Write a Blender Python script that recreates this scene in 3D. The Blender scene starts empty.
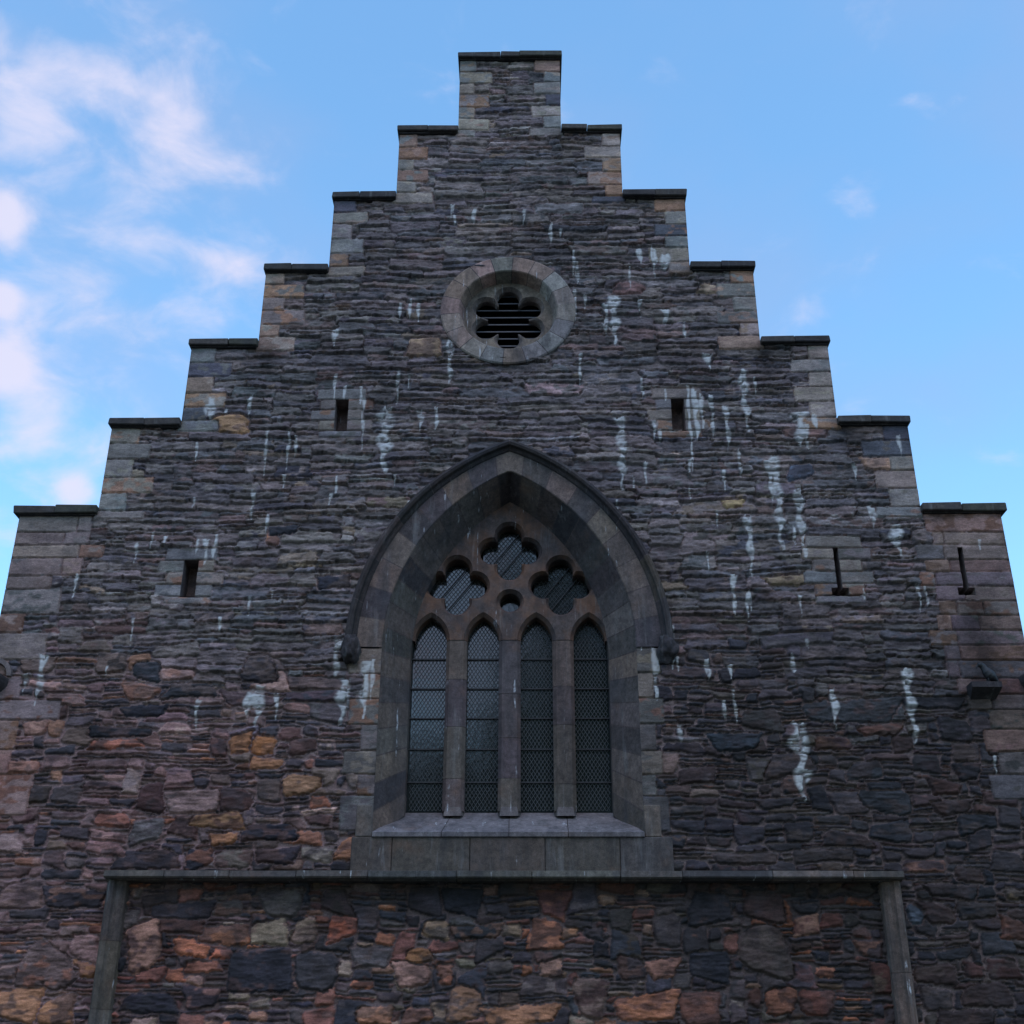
import bpy, bmesh, math, random
import numpy as np
from mathutils import Vector, Matrix, Euler

random.seed(7)
RS = np.random.RandomState(11)
scene = bpy.context.scene
col = scene.collection
R = math.radians

# ------------------------------------------------------------------ camera
F, PITCH, ROLL, YAW = 1228.0, R(25.79), R(0.19), R(-0.796)
CAM = Vector((0.249, -14.0, 1.6))
cam_d = bpy.data.cameras.new('camera'); cam = bpy.data.objects.new('camera', cam_d); col.objects.link(cam)
cam_d.sensor_fit = 'HORIZONTAL'; cam_d.sensor_width = 36.0; cam_d.lens = F / 1024 * 36.0
cam_d.clip_start = 0.1; cam_d.clip_end = 3000
Rm = Matrix.Rotation(-YAW, 4, 'Z') @ Matrix.Rotation(PITCH + math.pi / 2, 4, 'X') @ Matrix.Rotation(ROLL, 4, 'Z')
cam.matrix_world = Matrix.Translation(CAM) @ Rm
scene.camera = cam

def ray(u, v):
    d = Rm.to_3x3() @ Vector(((u - 512) / F, -(v - 512) / F, -1.0))
    return d
def P(u, v, y=0.0):
    """survey helper: photo point -> (X, Z) on the vertical plane at depth y"""
    d = ray(u, v); t = (y - CAM.y) / d.y
    return CAM.x + d.x * t, CAM.z + d.z * t

# ------------------------------------------------------------------ light
SUN_EL, SUN_AZ = R(55), R(170)          # azimuth clockwise from +Y: behind the camera, a little right
SUN_STRENGTH = 0.45
world = bpy.data.worlds.new("World"); scene.world = world; world.use_nodes = True
nt = world.node_tree; N = nt.nodes; L = nt.links; N.clear()
def nn(nt, t, **kw):
    n = nt.nodes.new(t)
    for k, v in kw.items(): setattr(n, k, v)
    return n
out = nn(nt, 'ShaderNodeOutputWorld'); bg = nn(nt, 'ShaderNodeBackground'); L.new(bg.outputs[0], out.inputs[0])
sky = nn(nt, 'ShaderNodeTexSky', sky_type='NISHITA'); sky.sun_disc = False
sky.sun_elevation = SUN_EL; sky.sun_rotation = SUN_AZ
sky.altitude = 0; sky.air_density = 1.2; sky.dust_density = 0.6; sky.ozone_density = 1.5
bg.inputs[1].default_value = 0.15
tc = nn(nt, 'ShaderNodeTexCoord')
SKY_MUL = (1.46, 2.0, 2.14, 1)
mul = nn(nt, 'ShaderNodeMix', data_type='RGBA', blend_type='MULTIPLY'); mul.inputs[0].default_value = 1
L.new(sky.outputs[0], mul.inputs[6]); mul.inputs[7].default_value = SKY_MUL
cur = mul.outputs[2]
def mathn(op, a, b=None, clamp=False):
    m = nn(nt, 'ShaderNodeMath', operation=op); m.use_clamp = clamp
    for i, v in enumerate((a, b)):
        if v is None: continue
        if isinstance(v, (int, float)): m.inputs[i].default_value = v
        else: L.new(v, m.inputs[i])
    return m.outputs[0]
# clouds: wispy noise, gathered in banks round some directions of the sky
nz = nn(nt, 'ShaderNodeTexNoise'); nz.inputs['Scale'].default_value = 15.0; nz.inputs['Detail'].default_value = 9
nz.inputs['Roughness'].default_value = 0.56; nz.inputs['Distortion'].default_value = 0.35
mp = nn(nt, 'ShaderNodeMapping'); mp.inputs['Rotation'].default_value = (0.3, 0.5, 0.2); mp.inputs['Scale'].default_value = (1.0, 1.0, 1.7)
L.new(tc.outputs['Generated'], mp.inputs[0]); L.new(mp.outputs[0], nz.inputs['Vector'])
def bank(u, v, rad, amp):
    d = ray(u, v).normalized()
    vm = nn(nt, 'ShaderNodeVectorMath', operation='DISTANCE'); L.new(tc.outputs['Generated'], vm.inputs[0]); vm.inputs[1].default_value = d
    mr = nn(nt, 'ShaderNodeMapRange', interpolation_type='SMOOTHSTEP'); L.new(vm.outputs['Value'], mr.inputs[0])
    mr.inputs[1].default_value = rad; mr.inputs[2].default_value = 0.0; mr.inputs[3].default_value = 0.0; mr.inputs[4].default_value = amp
    return mr.outputs[0]
BANKS = [(100, 78, .040, .30), (45, 55, .035, .22), (185, 130, .055, .27), (240, 160, .04, .12), (30, 130, .05, .14), (5, 215, .03, .40), (240, 255, .05, .16),
         (5, 365, .03, .34), (35, 430, .04, .18), (75, 488, .02, .36), (5, 300, .02, .3), (120, 300, .28, .09), (10, 420, .12, .06),
         (60, 260, .25, .05), (900, 420, .2, .03), (800, 310, .03, .08), (-400, 300, .6, .25)]
acc = None
for b in BANKS:
    o = bank(*b); acc = o if acc is None else mathn('ADD', acc, o)
# an unseen cloud bank added behind the viewer to light and tint the wall
sep = nn(nt, 'ShaderNodeSeparateXYZ'); L.new(tc.outputs['Generated'], sep.inputs[0])
back = nn(nt, 'ShaderNodeMapRange', interpolation_type='SMOOTHSTEP'); L.new(sep.outputs['Y'], back.inputs[0])
back.inputs[1].default_value = -0.1; back.inputs[2].default_value = -0.7; back.inputs[3].default_value = 0; back.inputs[4].default_value = .24
acc = mathn('ADD', acc, back.outputs[0])
dens = mathn('ADD', nz.outputs['Fac'], acc)
mr = nn(nt, 'ShaderNodeMapRange', interpolation_type='SMOOTHSTEP'); L.new(dens, mr.inputs[0])
mr.inputs[1].default_value = 0.575; mr.inputs[2].default_value = 1.10; mr.inputs[3].default_value = 0; mr.inputs[4].default_value = 0.85
nz2 = nn(nt, 'ShaderNodeTexNoise'); nz2.inputs['Scale'].default_value = 3.6; nz2.inputs['Detail'].default_value = 6; nz2.inputs['Roughness'].default_value = .5
L.new(mp.outputs[0], nz2.inputs['Vector'])
veil = nn(nt, 'ShaderNodeMapRange', interpolation_type='SMOOTHSTEP'); L.new(nz2.outputs['Fac'], veil.inputs[0]); veil.inputs[1].default_value = .38; veil.inputs[2].default_value = .68; veil.inputs[3].default_value = 0; veil.inputs[4].default_value = .34
vmx = nn(nt, 'ShaderNodeMix', data_type='RGBA'); L.new(veil.outputs[0], vmx.inputs[0]); L.new(cur, vmx.inputs[6]); vmx.inputs[7].default_value = (2.5, 3.3, 5.3, 1)
cur = vmx.outputs[2]      # thin lilac veil of high cloud
cm = nn(nt, 'ShaderNodeMix', data_type='RGBA'); L.new(mr.outputs[0], cm.inputs[0]); L.new(cur, cm.inputs[6])
CLOUD = (5.6, 5.4, 6.6, 1)
cb = nn(nt, 'ShaderNodeMix', data_type='RGBA'); cbf = nn(nt, 'ShaderNodeMapRange'); L.new(sep.outputs['Y'], cbf.inputs[0])
cbf.inputs[1].default_value = 0.3; cbf.inputs[2].default_value = -0.3; cbf.inputs[3].default_value = 0; cbf.inputs[4].default_value = 1
L.new(cbf.outputs[0], cb.inputs[0]); cb.inputs[6].default_value = CLOUD; cb.inputs[7].default_value = (7.0, 4.6, 5.4, 1)   # added clouds behind the viewer, pink to tint the wall
L.new(cb.outputs[2], cm.inputs[7])
L.new(cm.outputs[2], bg.inputs[0])

sd = bpy.data.lights.new('sun', 'SUN'); sd.energy = SUN_STRENGTH; sd.angle = R(22); sd.color = (1.0, 0.74, 0.74)
sun = bpy.data.objects.new('sun', sd); col.objects.link(sun)
sdir = Vector((math.sin(SUN_AZ) * math.cos(SUN_EL), math.cos(SUN_AZ) * math.cos(SUN_EL), math.sin(SUN_EL)))
sun.rotation_euler = sdir.to_track_quat('Z', 'Y').to_euler(); sun.location = (0, -20, 40)

scene.view_settings.view_transform = 'Standard'; scene.view_settings.look = 'None'
scene.view_settings.gamma = 1; scene.view_settings.exposure = 0.0

# ------------------------------------------------------------------ helpers
def empty(name, loc=(0, 0, 0), parent=None):
    o = bpy.data.objects.new(name, None); col.objects.link(o); o.location = loc
    if parent: o.parent = parent
    return o
def link(name, me, mat=None, parent=None, loc=None):
    o = bpy.data.objects.new(name, me); col.objects.link(o); me.name = name
    if mat is not None and not me.materials: me.materials.append(mat)
    if parent: o.parent = parent
    if loc is not None: o.location = loc
    return o
def tag(o, label=None, cat=None, group=None, kind=None):
    if label: o['label'] = label
    if cat: o['category'] = cat
    if group: o['group'] = group
    if kind: o['kind'] = kind
    return o
class MB:
    """verts + faces + one colour per face"""
    def __init__(s): s.v = []; s.f = []; s.c = []
    def add(s, vs, fs, c=(.3, .27, .24)):
        b = len(s.v); s.v += [tuple(v) for v in vs]
        for f in fs: s.f.append([b + i for i in f]); s.c.append(c)
    def box(s, x0, x1, y0, y1, z0, z1, c=(.3, .27, .24), bev=0.0, jit=0.0):
        j = lambda: random.uniform(-jit, jit)
        if bev <= 0:
            vs = [(x + j(), y + j(), z + j()) for z in (z0, z1) for y in (y0, y1) for x in (x0, x1)]
            s.add(vs, [(0, 1, 5, 4), (1, 3, 7, 5), (3, 2, 6, 7), (2, 0, 4, 6), (4, 5, 7, 6), (2, 3, 1, 0)], c); return
        bm = bmesh.new(); bmesh.ops.create_cube(bm, size=1)
        for v in bm.verts:
            v.co = Vector((x0 + (v.co.x + .5) * (x1 - x0) + j(), y0 + (v.co.y + .5) * (y1 - y0) + j(), z0 + (v.co.z + .5) * (z1 - z0) + j()))
        bmesh.ops.bevel(bm, geom=list(bm.edges), offset=bev, segments=1, affect='EDGES')
        bm.verts.index_update()
        s.add([v.co[:] for v in bm.verts], [[v.index for v in f.verts] for f in bm.faces], c); bm.free()
    def build(s, name, mat, parent=None, smooth=False, mats=None):
        me = bpy.data.meshes.new(name); me.from_pydata(s.v, [], s.f)
        a = me.color_attributes.new('Col', 'FLOAT_COLOR', 'CORNER')
        cc = []
        for f, c in zip(s.f, s.c): cc += [c[0] * 1.11, c[1] * .95, c[2] * .92, 1.0] * len(f)
        a.data.foreach_set('color', cc)
        if smooth: me.polygons.foreach_set('use_smooth', [True] * len(me.polygons))
        me.update()
        return link(name, me, mat, parent)

# ------------------------------------------------------------------ materials
def new_mat(name):
    m = bpy.data.materials.new(name); m.use_nodes = True; t = m.node_tree; t.nodes.clear()
    o = t.nodes.new('ShaderNodeOutputMaterial'); b = t.nodes.new('ShaderNodeBsdfPrincipled'); t.links.new(b.outputs[0], o.inputs[0])
    return m, t, b
def noise(t, scale, detail=6, rough=.6, vec=None, mscale=None):
    n = t.nodes.new('ShaderNodeTexNoise'); n.inputs['Scale'].default_value = scale; n.inputs['Detail'].default_value = detail; n.inputs['Roughness'].default_value = rough
    g = t.nodes.new('ShaderNodeNewGeometry')
    if mscale:
        mpp = t.nodes.new('ShaderNodeMapping'); mpp.inputs['Scale'].default_value = mscale; t.links.new(g.outputs['Position'], mpp.inputs[0]); t.links.new(mpp.outputs[0], n.inputs['Vector'])
    else: t.links.new(g.outputs['Position'], n.inputs['Vector'])
    return n.outputs['Fac']
def ramp(t, fac, a, b, va, vb):
    m = t.nodes.new('ShaderNodeMapRange'); m.inputs[1].default_value = a; m.inputs[2].default_value = b; m.inputs[3].default_value = va; m.inputs[4].default_value = vb
    t.links.new(fac, m.inputs[0]); return m.outputs[0]
def mix(t, fac, a, b, blend='MIX'):
    m = t.nodes.new('ShaderNodeMix'); m.data_type = 'RGBA'; m.blend_type = blend
    for i, v in ((0, fac), (6, a), (7, b)):
        if hasattr(v, 'is_output'): t.links.new(v, m.inputs[i])
        elif i == 0: m.inputs[0].default_value = v
        else: m.inputs[i].default_value = (*v, 1) if len(v) == 3 else v
    return m.outputs[2]
def gray(t, fac):
    c = t.nodes.new('ShaderNodeCombineColor')
    for i in range(3): t.links.new(fac, c.inputs[i])
    return c.outputs[0]

def stone_mat(name, streaky=True, grime=.5, stain=.3, bump=.5, drips=True, sr=(.56, .72)):
    m, t, b = new_mat(name)
    a = t.nodes.new('ShaderNodeAttribute'); a.attribute_name = 'Col'
    c = a.outputs['Color']
    n1 = ramp(t, noise(t, 22, 8, .7, mscale=(1, 1, 2.6) if streaky else (1, 1, 1)), .3, .72, .62, 1.42)
    c = mix(t, 1.0, c, gray(t, n1), 'MULTIPLY')
    n2 = ramp(t, noise(t, 110, 4, .6), .3, .7, .72, 1.3)
    c = mix(t, 1.0, c, gray(t, n2), 'MULTIPLY')
    # rust and ochre tints
    st = ramp(t, noise(t, 2.3, 7, .62), sr[0], sr[1], 0, stain)
    c = mix(t, st, c, (.17, .085, .05))
    # lichen and soot: broad dark patches with runs
    gr = ramp(t, noise(t, 1.5, 8, .65, mscale=(1.6, 1, .55)), .5, .68, 0, grime)
    c = mix(t, gr, c, (.045, .045, .055))
    if not streaky:
        so = ramp(t, noise(t, 1.0, 7, .68, mscale=(5.0, 3.0, .8)), .47, .68, 0, .55)
        c = mix(t, so, c, (.035, .034, .038))
        li = ramp(t, noise(t, 1.3, 7, .7, mscale=(7.0, 4.0, .7)), .57, .75, 0, .45)
        c = mix(t, li, c, (.24, .235, .235))
        mo = ramp(t, noise(t, 7, 6, .7), .3, .7, .68, 1.35); c = mix(t, 1.0, c, gray(t, mo), 'MULTIPLY')
    if drips:
        d = noise(t, 3.0, 3, .5, mscale=(6.5, 1, .55)); d2 = noise(t, 12, 5, .7, mscale=(1.5, 1, 1))
        mm = t.nodes.new('ShaderNodeMath'); mm.operation = 'MULTIPLY'; t.links.new(ramp(t, d, .665, .70, 0, 1), mm.inputs[0]); t.links.new(ramp(t, d2, .45, .62, 0, .75), mm.inputs[1])
        mm.use_clamp = True
        c = mix(t, mm.outputs[0], c, (.55, .56, .6))
    w = t.nodes.new('ShaderNodeAttribute'); w.attribute_name = 'white'
    c = mix(t, w.outputs['Fac'], c, (.60, .59, .59))
    t.links.new(c, b.inputs['Base Color']); b.inputs['Roughness'].default_value = .88
    b.inputs['Specular IOR Level'].default_value = .3
    bp = t.nodes.new('ShaderNodeBump'); bp.inputs['Strength'].default_value = bump; bp.inputs['Distance'].default_value = .012
    t.links.new(noise(t, 60, 8, .7, mscale=(1, 1, 2) if streaky else (1, 1, 1)), bp.inputs['Height']); t.links.new(bp.outputs[0], b.inputs['Normal'])
    return m
M_wall = stone_mat('rubble_stone', True, .32, .16, .8, False)
M_dress = stone_mat('dressed_stone', False, .55, .38, .35, True)
M_trac = stone_mat('tracery_stone', False, .6, .75, .5, True, (.42, .58))
M_cope = stone_mat('coping_stone', False, .5, .1, .5, False)
def flat_mat(name, c, rough=.8, bump=0, nscale=30, lo=.7, hi=1.3, metal=0):
    m, t, b = new_mat(name)
    n = ramp(t, noise(t, nscale, 6, .65), .3, .7, lo, hi)
    t.links.new(mix(t, 1.0, c, gray(t, n), 'MULTIPLY'), b.inputs['Base Color']); b.inputs['Roughness'].default_value = rough; b.inputs['Metallic'].default_value = metal
    if bump:
        bp = t.nodes.new('ShaderNodeBump'); bp.inputs['Strength'].default_value = bump; bp.inputs['Distance'].default_value = .02
        t.links.new(noise(t, nscale * 1.7), bp.inputs['Height']); t.links.new(bp.outputs[0], b.inputs['Normal'])
    return m
M_grass = flat_mat('grass', (.05, .052, .036), .95, .6, 6, .5, 1.5)
M_slate = flat_mat('roof_slate', (.07, .072, .085), .7, .4, 5)
M_wire = flat_mat('galvanised_wire', (.05, .054, .058), .55, 0, 40, .7, 1.3, .3)
M_iron = flat_mat('dark_iron', (.02, .02, .024), .6)
M_louvre = flat_mat('louvre_slate', (.05, .05, .06), .5, 0, 14, .6, 1.4)
M_dark = flat_mat('interior_dark', (.02, .02, .022), .95)  # near-black colour standing in for the unlit interior
M_bird = flat_mat('bird_plumage', (.010, .010, .013), .55, .3, 60)
M_bark = flat_mat('bark', (.06, .05, .04), .9, .6, 14)
M_leaf = flat_mat('leaves', (.05, .085, .028), .7, 0, 1.2, .5, 1.6)
# leaded glass
M_glass, t, b = new_mat('leaded_glass')
b.inputs['Base Color'].default_value = (.016, .02, .022, 1); b.inputs['Roughness'].default_value = .09; b.inputs['IOR'].default_value = 1.72
bp = t.nodes.new('ShaderNodeBump'); bp.inputs['Strength'].default_value = .04; bp.inputs['Distance'].default_value = .01
vo = t.nodes.new('ShaderNodeTexVoronoi'); vo.feature = 'F1'; vo.inputs['Scale'].default_value = 16
g = t.nodes.new('ShaderNodeNewGeometry'); t.links.new(g.outputs['Position'], vo.inputs['Vector'])
t.links.new(vo.outputs['Distance'], bp.inputs['Height']); t.links.new(bp.outputs[0], b.inputs['Normal'])

# ------------------------------------------------------------------ survey of the gable
STEP_X = [0.765, 1.635, 2.525, 3.400, 4.300, 5.205, 6.195]       # half width of the wall at each crow step
STEP_Z = [16.185, 14.715, 13.47, 12.195, 10.955, 9.71, 8.435]  # top of each coping
COPE_T = 0.10
WALL_TOP = [z - COPE_T for z in STEP_Z]
def half_width(z):
    for X, Z in zip(STEP_X, WALL_TOP):
        if z > Z: continue
        w = X; 
        # the narrowest step whose top is above z wins only if no wider one reaches z
    w = 0
    for X, Z in zip(STEP_X, WALL_TOP):
        if z <= Z: w = X
    return w
HW = np.vectorize(half_width)

TD = 0.44                                     # depth of the tracery plane
wc = (P(406, 808, TD)[0] + P(612, 808, TD)[0]) / 2
z_spring = P(509, 648)[1]
a_hood_out = (P(664 + 8.5, 610)[0] - P(347.6, 610)[0]) / 2
a_hood_in = a_hood_out - 0.165
a_ch = (P(645, 800)[0] - P(376, 800)[0]) / 2
z_hood_out = P(509, 442)[1]; z_hood_in = P(509, 454)[1]
z_ch = P(509, 471.5)[1]
a_in = (P(614, 800, TD)[0] - P(405, 800, TD)[0]) / 2
z_in = P(509, 502, TD)[1]
z_sill_f = P(509, 832)[1]; z_sill_b = P(509, 809, TD)[1]; z_apron = P(509, 866)[1]
z_sill_wall = z_apron
rc = ((P(440.7, 311)[0] + P(575.6, 311)[0]) / 2, (P(508, 258.5)[1] + P(508, 365.2)[1]) / 2)
ROSE_R = (P(575.6, 311)[0] - P(440.7, 311)[0]) / 2; ROSE_RZ = (P(508, 258.5)[1] - P(508, 365.2)[1]) / 2
RZK = ROSE_RZ / ROSE_R
print('survey', wc, z_spring, a_hood_out, a_ch, a_in, z_hood_out, z_ch, z_in, z_sill_f, z_sill_b, z_apron, 'rose', rc, ROSE_R, RZK)
ARCH_C = wc
def arch_half(a, rise, z):
    """half width of a two-centred arch of half span a, at height z above springing (0 above the apex)"""
    rr = (a * a + rise * rise) / (2 * a)
    z = np.asarray(z, float)
    return np.where(z <= 0, a, np.maximum(0, np.sqrt(np.maximum(rr * rr - z * z, 0)) - (rr - a)) * (z < rise))

def rect_px(u0, v0, u1, v1, y=0):
    x0, z1 = P((u0), v0, y); x1, z0 = P(u1, v1, y)
    return x0, x1, z0, z1
SLITS = []   # x0,x1,z0,z1,depth, foot(bool)
for (ut, vt, ub, vb, wpx, dep, foot) in [(342.5, 400, 340.5, 431, 13, .26, 0), (677.3, 399, 679, 430.5, 13.3, .26, 0), (191.5, 560.5, 188, 597, 15, .26, 0),
                                         (834.3, 548, 840.5, 588, 5.2, .5, 1), (958.8, 548, 966, 588, 5.2, .5, 1)]:
    xt, zt = P(ut, vt); xb, zb = P(ub, vb); xm = (xt + xb) / 2
    k = P(ut + 1, vt)[0] - xt
    SLITS.append((xm - k * wpx / 2, xm + k * wpx / 2, zb, zt, dep, foot))
PANEL = (-4.33, 4.33, 3.93)                  # blind panel under the window
px0 = (P(111, 873)[0] + P(90, 1023)[0]) / 2; px1 = (P(898, 869)[0] + P(915, 1023)[0]) / 2; pz = (P(111, 872)[1] + P(898, 869)[1]) / 2
PANEL = (px0, px1, pz)
print('panel', PANEL, 'slits', SLITS)

# ------------------------------------------------------------------ wall raster
def breaks(lo, hi, pts, step_f):
    ps = sorted(set([round(p, 4) for p in pts if lo < p < hi] + [lo, hi])); o = []
    for a, bb in zip(ps[:-1], ps[1:]):
        n = max(1, int(math.ceil((bb - a) / step_f((a + bb) / 2)))); o += list(np.linspace(a, bb, n, endpoint=False))
    return np.array(o + [hi])
xp = [s * X for s in (-1, 1) for X in STEP_X]; zp = list(WALL_TOP)
xp += [wc - a_ch, wc + a_ch]; zp += [z_spring, z_apron, z_sill_f]
for s in SLITS:
    xp += [s[0], s[1]]; zp += [s[2], s[3]]
    if s[5]: xp += [s[0] - .075, s[1] + .075]; zp += [s[2] - .1]
    SL_FOOT = .1
XS = breaks(-STEP_X[-1], STEP_X[-1], xp, lambda v: .0135)
ZS0 = breaks(0.0, WALL_TOP[0], zp + [2.1], lambda v: .06 if v < 2.1 else (.0115 if v < 6 else .0145))
nx, nz_ = len(XS), len(ZS0)
GX, GZ = np.meshgrid(XS, ZS0)
def vnoise(x, z, sx, sz, seed):
    r = np.random.RandomState(seed); u = x / sx + 500.37; v = z / sz + 300.71
    iu = np.floor(u).astype(int); iv = np.floor(v).astype(int); fu = u - iu; fv = v - iv
    fu = fu * fu * (3 - 2 * fu); fv = fv * fv * (3 - 2 * fv)
    u0, v0 = iu.min(), iv.min(); T = r.rand(iv.max() - v0 + 2, iu.max() - u0 + 2).astype(np.float32) * 2 - 1
    iu = iu - u0; iv = iv - v0
    return (T[iv, iu] * (1 - fu) + T[iv, iu + 1] * fu) * (1 - fv) + (T[iv + 1, iu] * (1 - fu) + T[iv + 1, iu + 1] * fu) * fv
WX = .03 * vnoise(GX, GZ, .45, .3, 1) + .015 * vnoise(GX, GZ, .12, .1, 2) + .006 * vnoise(GX, GZ, .04, .04, 21)
WZ = .030 * vnoise(GX, GZ, .8, .5, 3) + .010 * vnoise(GX, GZ, .2, .14, 4) + .006 * vnoise(GX, GZ, .05, .04, 5)
N_ed = vnoise(GX, GZ, .05, .03, 6) + .6 * vnoise(GX, GZ, .022, .016, 7)
N_big = vnoise(GX, GZ, .30, .12, 8)
N_str = vnoise(GX + .3 * GZ, GZ, .11, .022, 9) + .7 * vnoise(GX - .2 * GZ, GZ, .05, .016, 10)
N_blot = vnoise(GX, GZ, .13, .07, 31) + .5 * vnoise(GX, GZ, .05, .035, 32)
N_fin = RS.rand(nz_, nx).astype(np.float32) * 2 - 1
N_tone = vnoise(GX, GZ, 1.6, .9, 12)
N_tone2 = vnoise(GX, GZ, .16, .07, 13)
SX, SZ = GX + WX, GZ + WZ

# panel zone is recessed; style zones
def zone(x, z):
    inp = (PANEL[0] < x < PANEL[1]) and z < PANEL[2]
    # t: 1 = weathered hammer-dressed slabs high on the wall, 0 = mixed pointed rubble low down
    lim = 6.2 + .5 * math.sin(x * .9) + .25 * math.sin(2.3 * x + 1)
    t = min(1, max(0, (z - lim + .5) / 1.0))
    return t, inp
rnd = random.Random(5)
def jit(c, s, v=None):
    k = math.exp(rnd.gauss(0, s)); h = .05
    return tuple(max(.008, ch * k * (1 + rnd.uniform(-h, h))) for ch in c)
PAL_UP = [((.100, .090, .092), 30), ((.122, .108, .106), 26), ((.084, .078, .084), 22), ((.14, .125, .118), 8), ((.088, .09, .098), 8), ((.118, .09, .086), 7), ((.17, .14, .11), 1.6), ((.056, .056, .068), 4), ((.15, .146, .146), 3)]
PAL_LO = [((.060, .058, .068), 22), ((.046, .048, .058), 12), ((.080, .072, .078), 20), ((.110, .080, .076), 14), ((.125, .080, .072), 8), ((.125, .10, .09), 12), ((.20, .12, .085), 5), ((.25, .125, .08), 4), ((.21, .155, .13), 6), ((.078, .050, .048), 10)]
PAL_PA = [((.055, .05, .058), 20), ((.038, .04, .05), 14), ((.085, .068, .068), 18), ((.15, .075, .062), 12), ((.26, .115, .07), 5), ((.22, .14, .10), 6), ((.075, .066, .064), 12), ((.17, .14, .11), 4)]
PAL_RT = [((.056, .052, .060), 26), ((.043, .044, .054), 18), ((.074, .067, .071), 18), ((.092, .066, .064), 9), ((.10, .085, .074), 8), ((.12, .072, .06), 2), ((.068, .048, .05), 8)]
def pick(pal):
    tot = sum(w for _, w in pal); r = rnd.uniform(0, tot)
    for c, w in pal:
        r -= w
        if r <= 0: return c
    return pal[0][0]

# --- lay the stones: always fill the lowest gap in the skyline
CW = .02; NC = int((2 * STEP_X[-1] + .4) / CW); sky_h = np.full(NC, 1.95) + np.array([.02 * math.sin(i * .13) for i in range(NC)]) * 0
X00 = -STEP_X[-1] - .2
stones = []
while True:
    i0 = int(np.argmin(sky_h)); z = sky_h[i0]
    if z > 16.3: break
    i1 = i0
    while i1 < NC and abs(sky_h[i1] - z) < .004: i1 += 1
    run = (i1 - i0) * CW; x = X00 + i0 * CW
    if abs(x + run / 2) > half_width(max(0, z - .1)) + 1.2 and z > 8.6:
        sky_h[i0:i1] = z + .3; continue
    t, inp = zone(x + min(run, .3) / 2, z)
    k = rnd.random()
    if rnd.random() < t:
        if k < .28: h = rnd.uniform(.035, .065); w = rnd.uniform(.25, .8)
        elif k < .84: h = rnd.uniform(.075, .13); w = rnd.uniform(.28, .95)
        else: h = rnd.uniform(.13, .2); w = rnd.uniform(.35, 1.0)
    elif inp:
        if k < .60: h = rnd.uniform(.026, .055); w = rnd.uniform(.10, .42)
        elif k < .86: h = rnd.uniform(.07, .15); w = rnd.uniform(.12, .36)
        else: h = rnd.uniform(.17, .36); w = rnd.uniform(.2, .46)
    else:
        if k < .60: h = rnd.uniform(.024, .052); w = rnd.uniform(.10, .48)
        elif k < .90: h = rnd.uniform(.06, .14); w = rnd.uniform(.14, .5)
        else: h = rnd.uniform(.15, .28); w = rnd.uniform(.24, .5)
    if w > run - .09: w = run
    if w == run and run < .12: h = min(h, rnd.uniform(.03, .08)) if run > .05 else max(h, .04)
    if h > w * 1.3: h = max(.03, w * 1.2)
    nl = sky_h[i0 - 1] if i0 > 0 else z + h; i2 = i0 + max(1, int(round(w / CW))); nr = sky_h[min(i2, NC - 1)] if i2 >= i1 else z + h
    for nb in (nl, nr):
        if 0 < abs(nb - (z + h)) < .03 and nb > z + .02: h = nb - z; break
    sky_h[i0:min(i2, i1)] = z + h
    stones.append((x, x + w, z, z + h, t))
# bed the lowest metres (out of the picture) coarsely
zz = 0
while zz < 1.95:
    h = min(rnd.uniform(.12, .26), 1.96 - zz) if 1.95 - zz > .1 else 1.95 - zz + .001; x = X00
    while x < -X00:
        w = rnd.uniform(.25, .7); stones.append((x, x + w, zz, zz + h, 0)); x += w
    zz += h
print('stones', len(stones))

H = -.026 + .006 * vnoise(GX, GZ, .06, .05, 14) + .003 * N_fin
mort_lo = np.array([.20, .165, .165]); mort_up = np.array([.09, .08, .08])
TZ = np.clip((GZ - (6.2 + .5 * np.sin(GX * .9) + .25 * np.sin(2.3 * GX + 1)) + .5) / 1.0, 0, 1)
C = (mort_lo * (1 - TZ[..., None]) + mort_up * TZ[..., None]) * (1 + .18 * N_tone2[..., None]) * (1 + .1 * N_fin[..., None])
H += .002 * TZ
# right side of the low wall: pale, fuller pointing
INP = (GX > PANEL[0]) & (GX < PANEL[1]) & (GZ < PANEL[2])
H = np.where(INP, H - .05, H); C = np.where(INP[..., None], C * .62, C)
occ = np.zeros(H.shape, bool)

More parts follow.
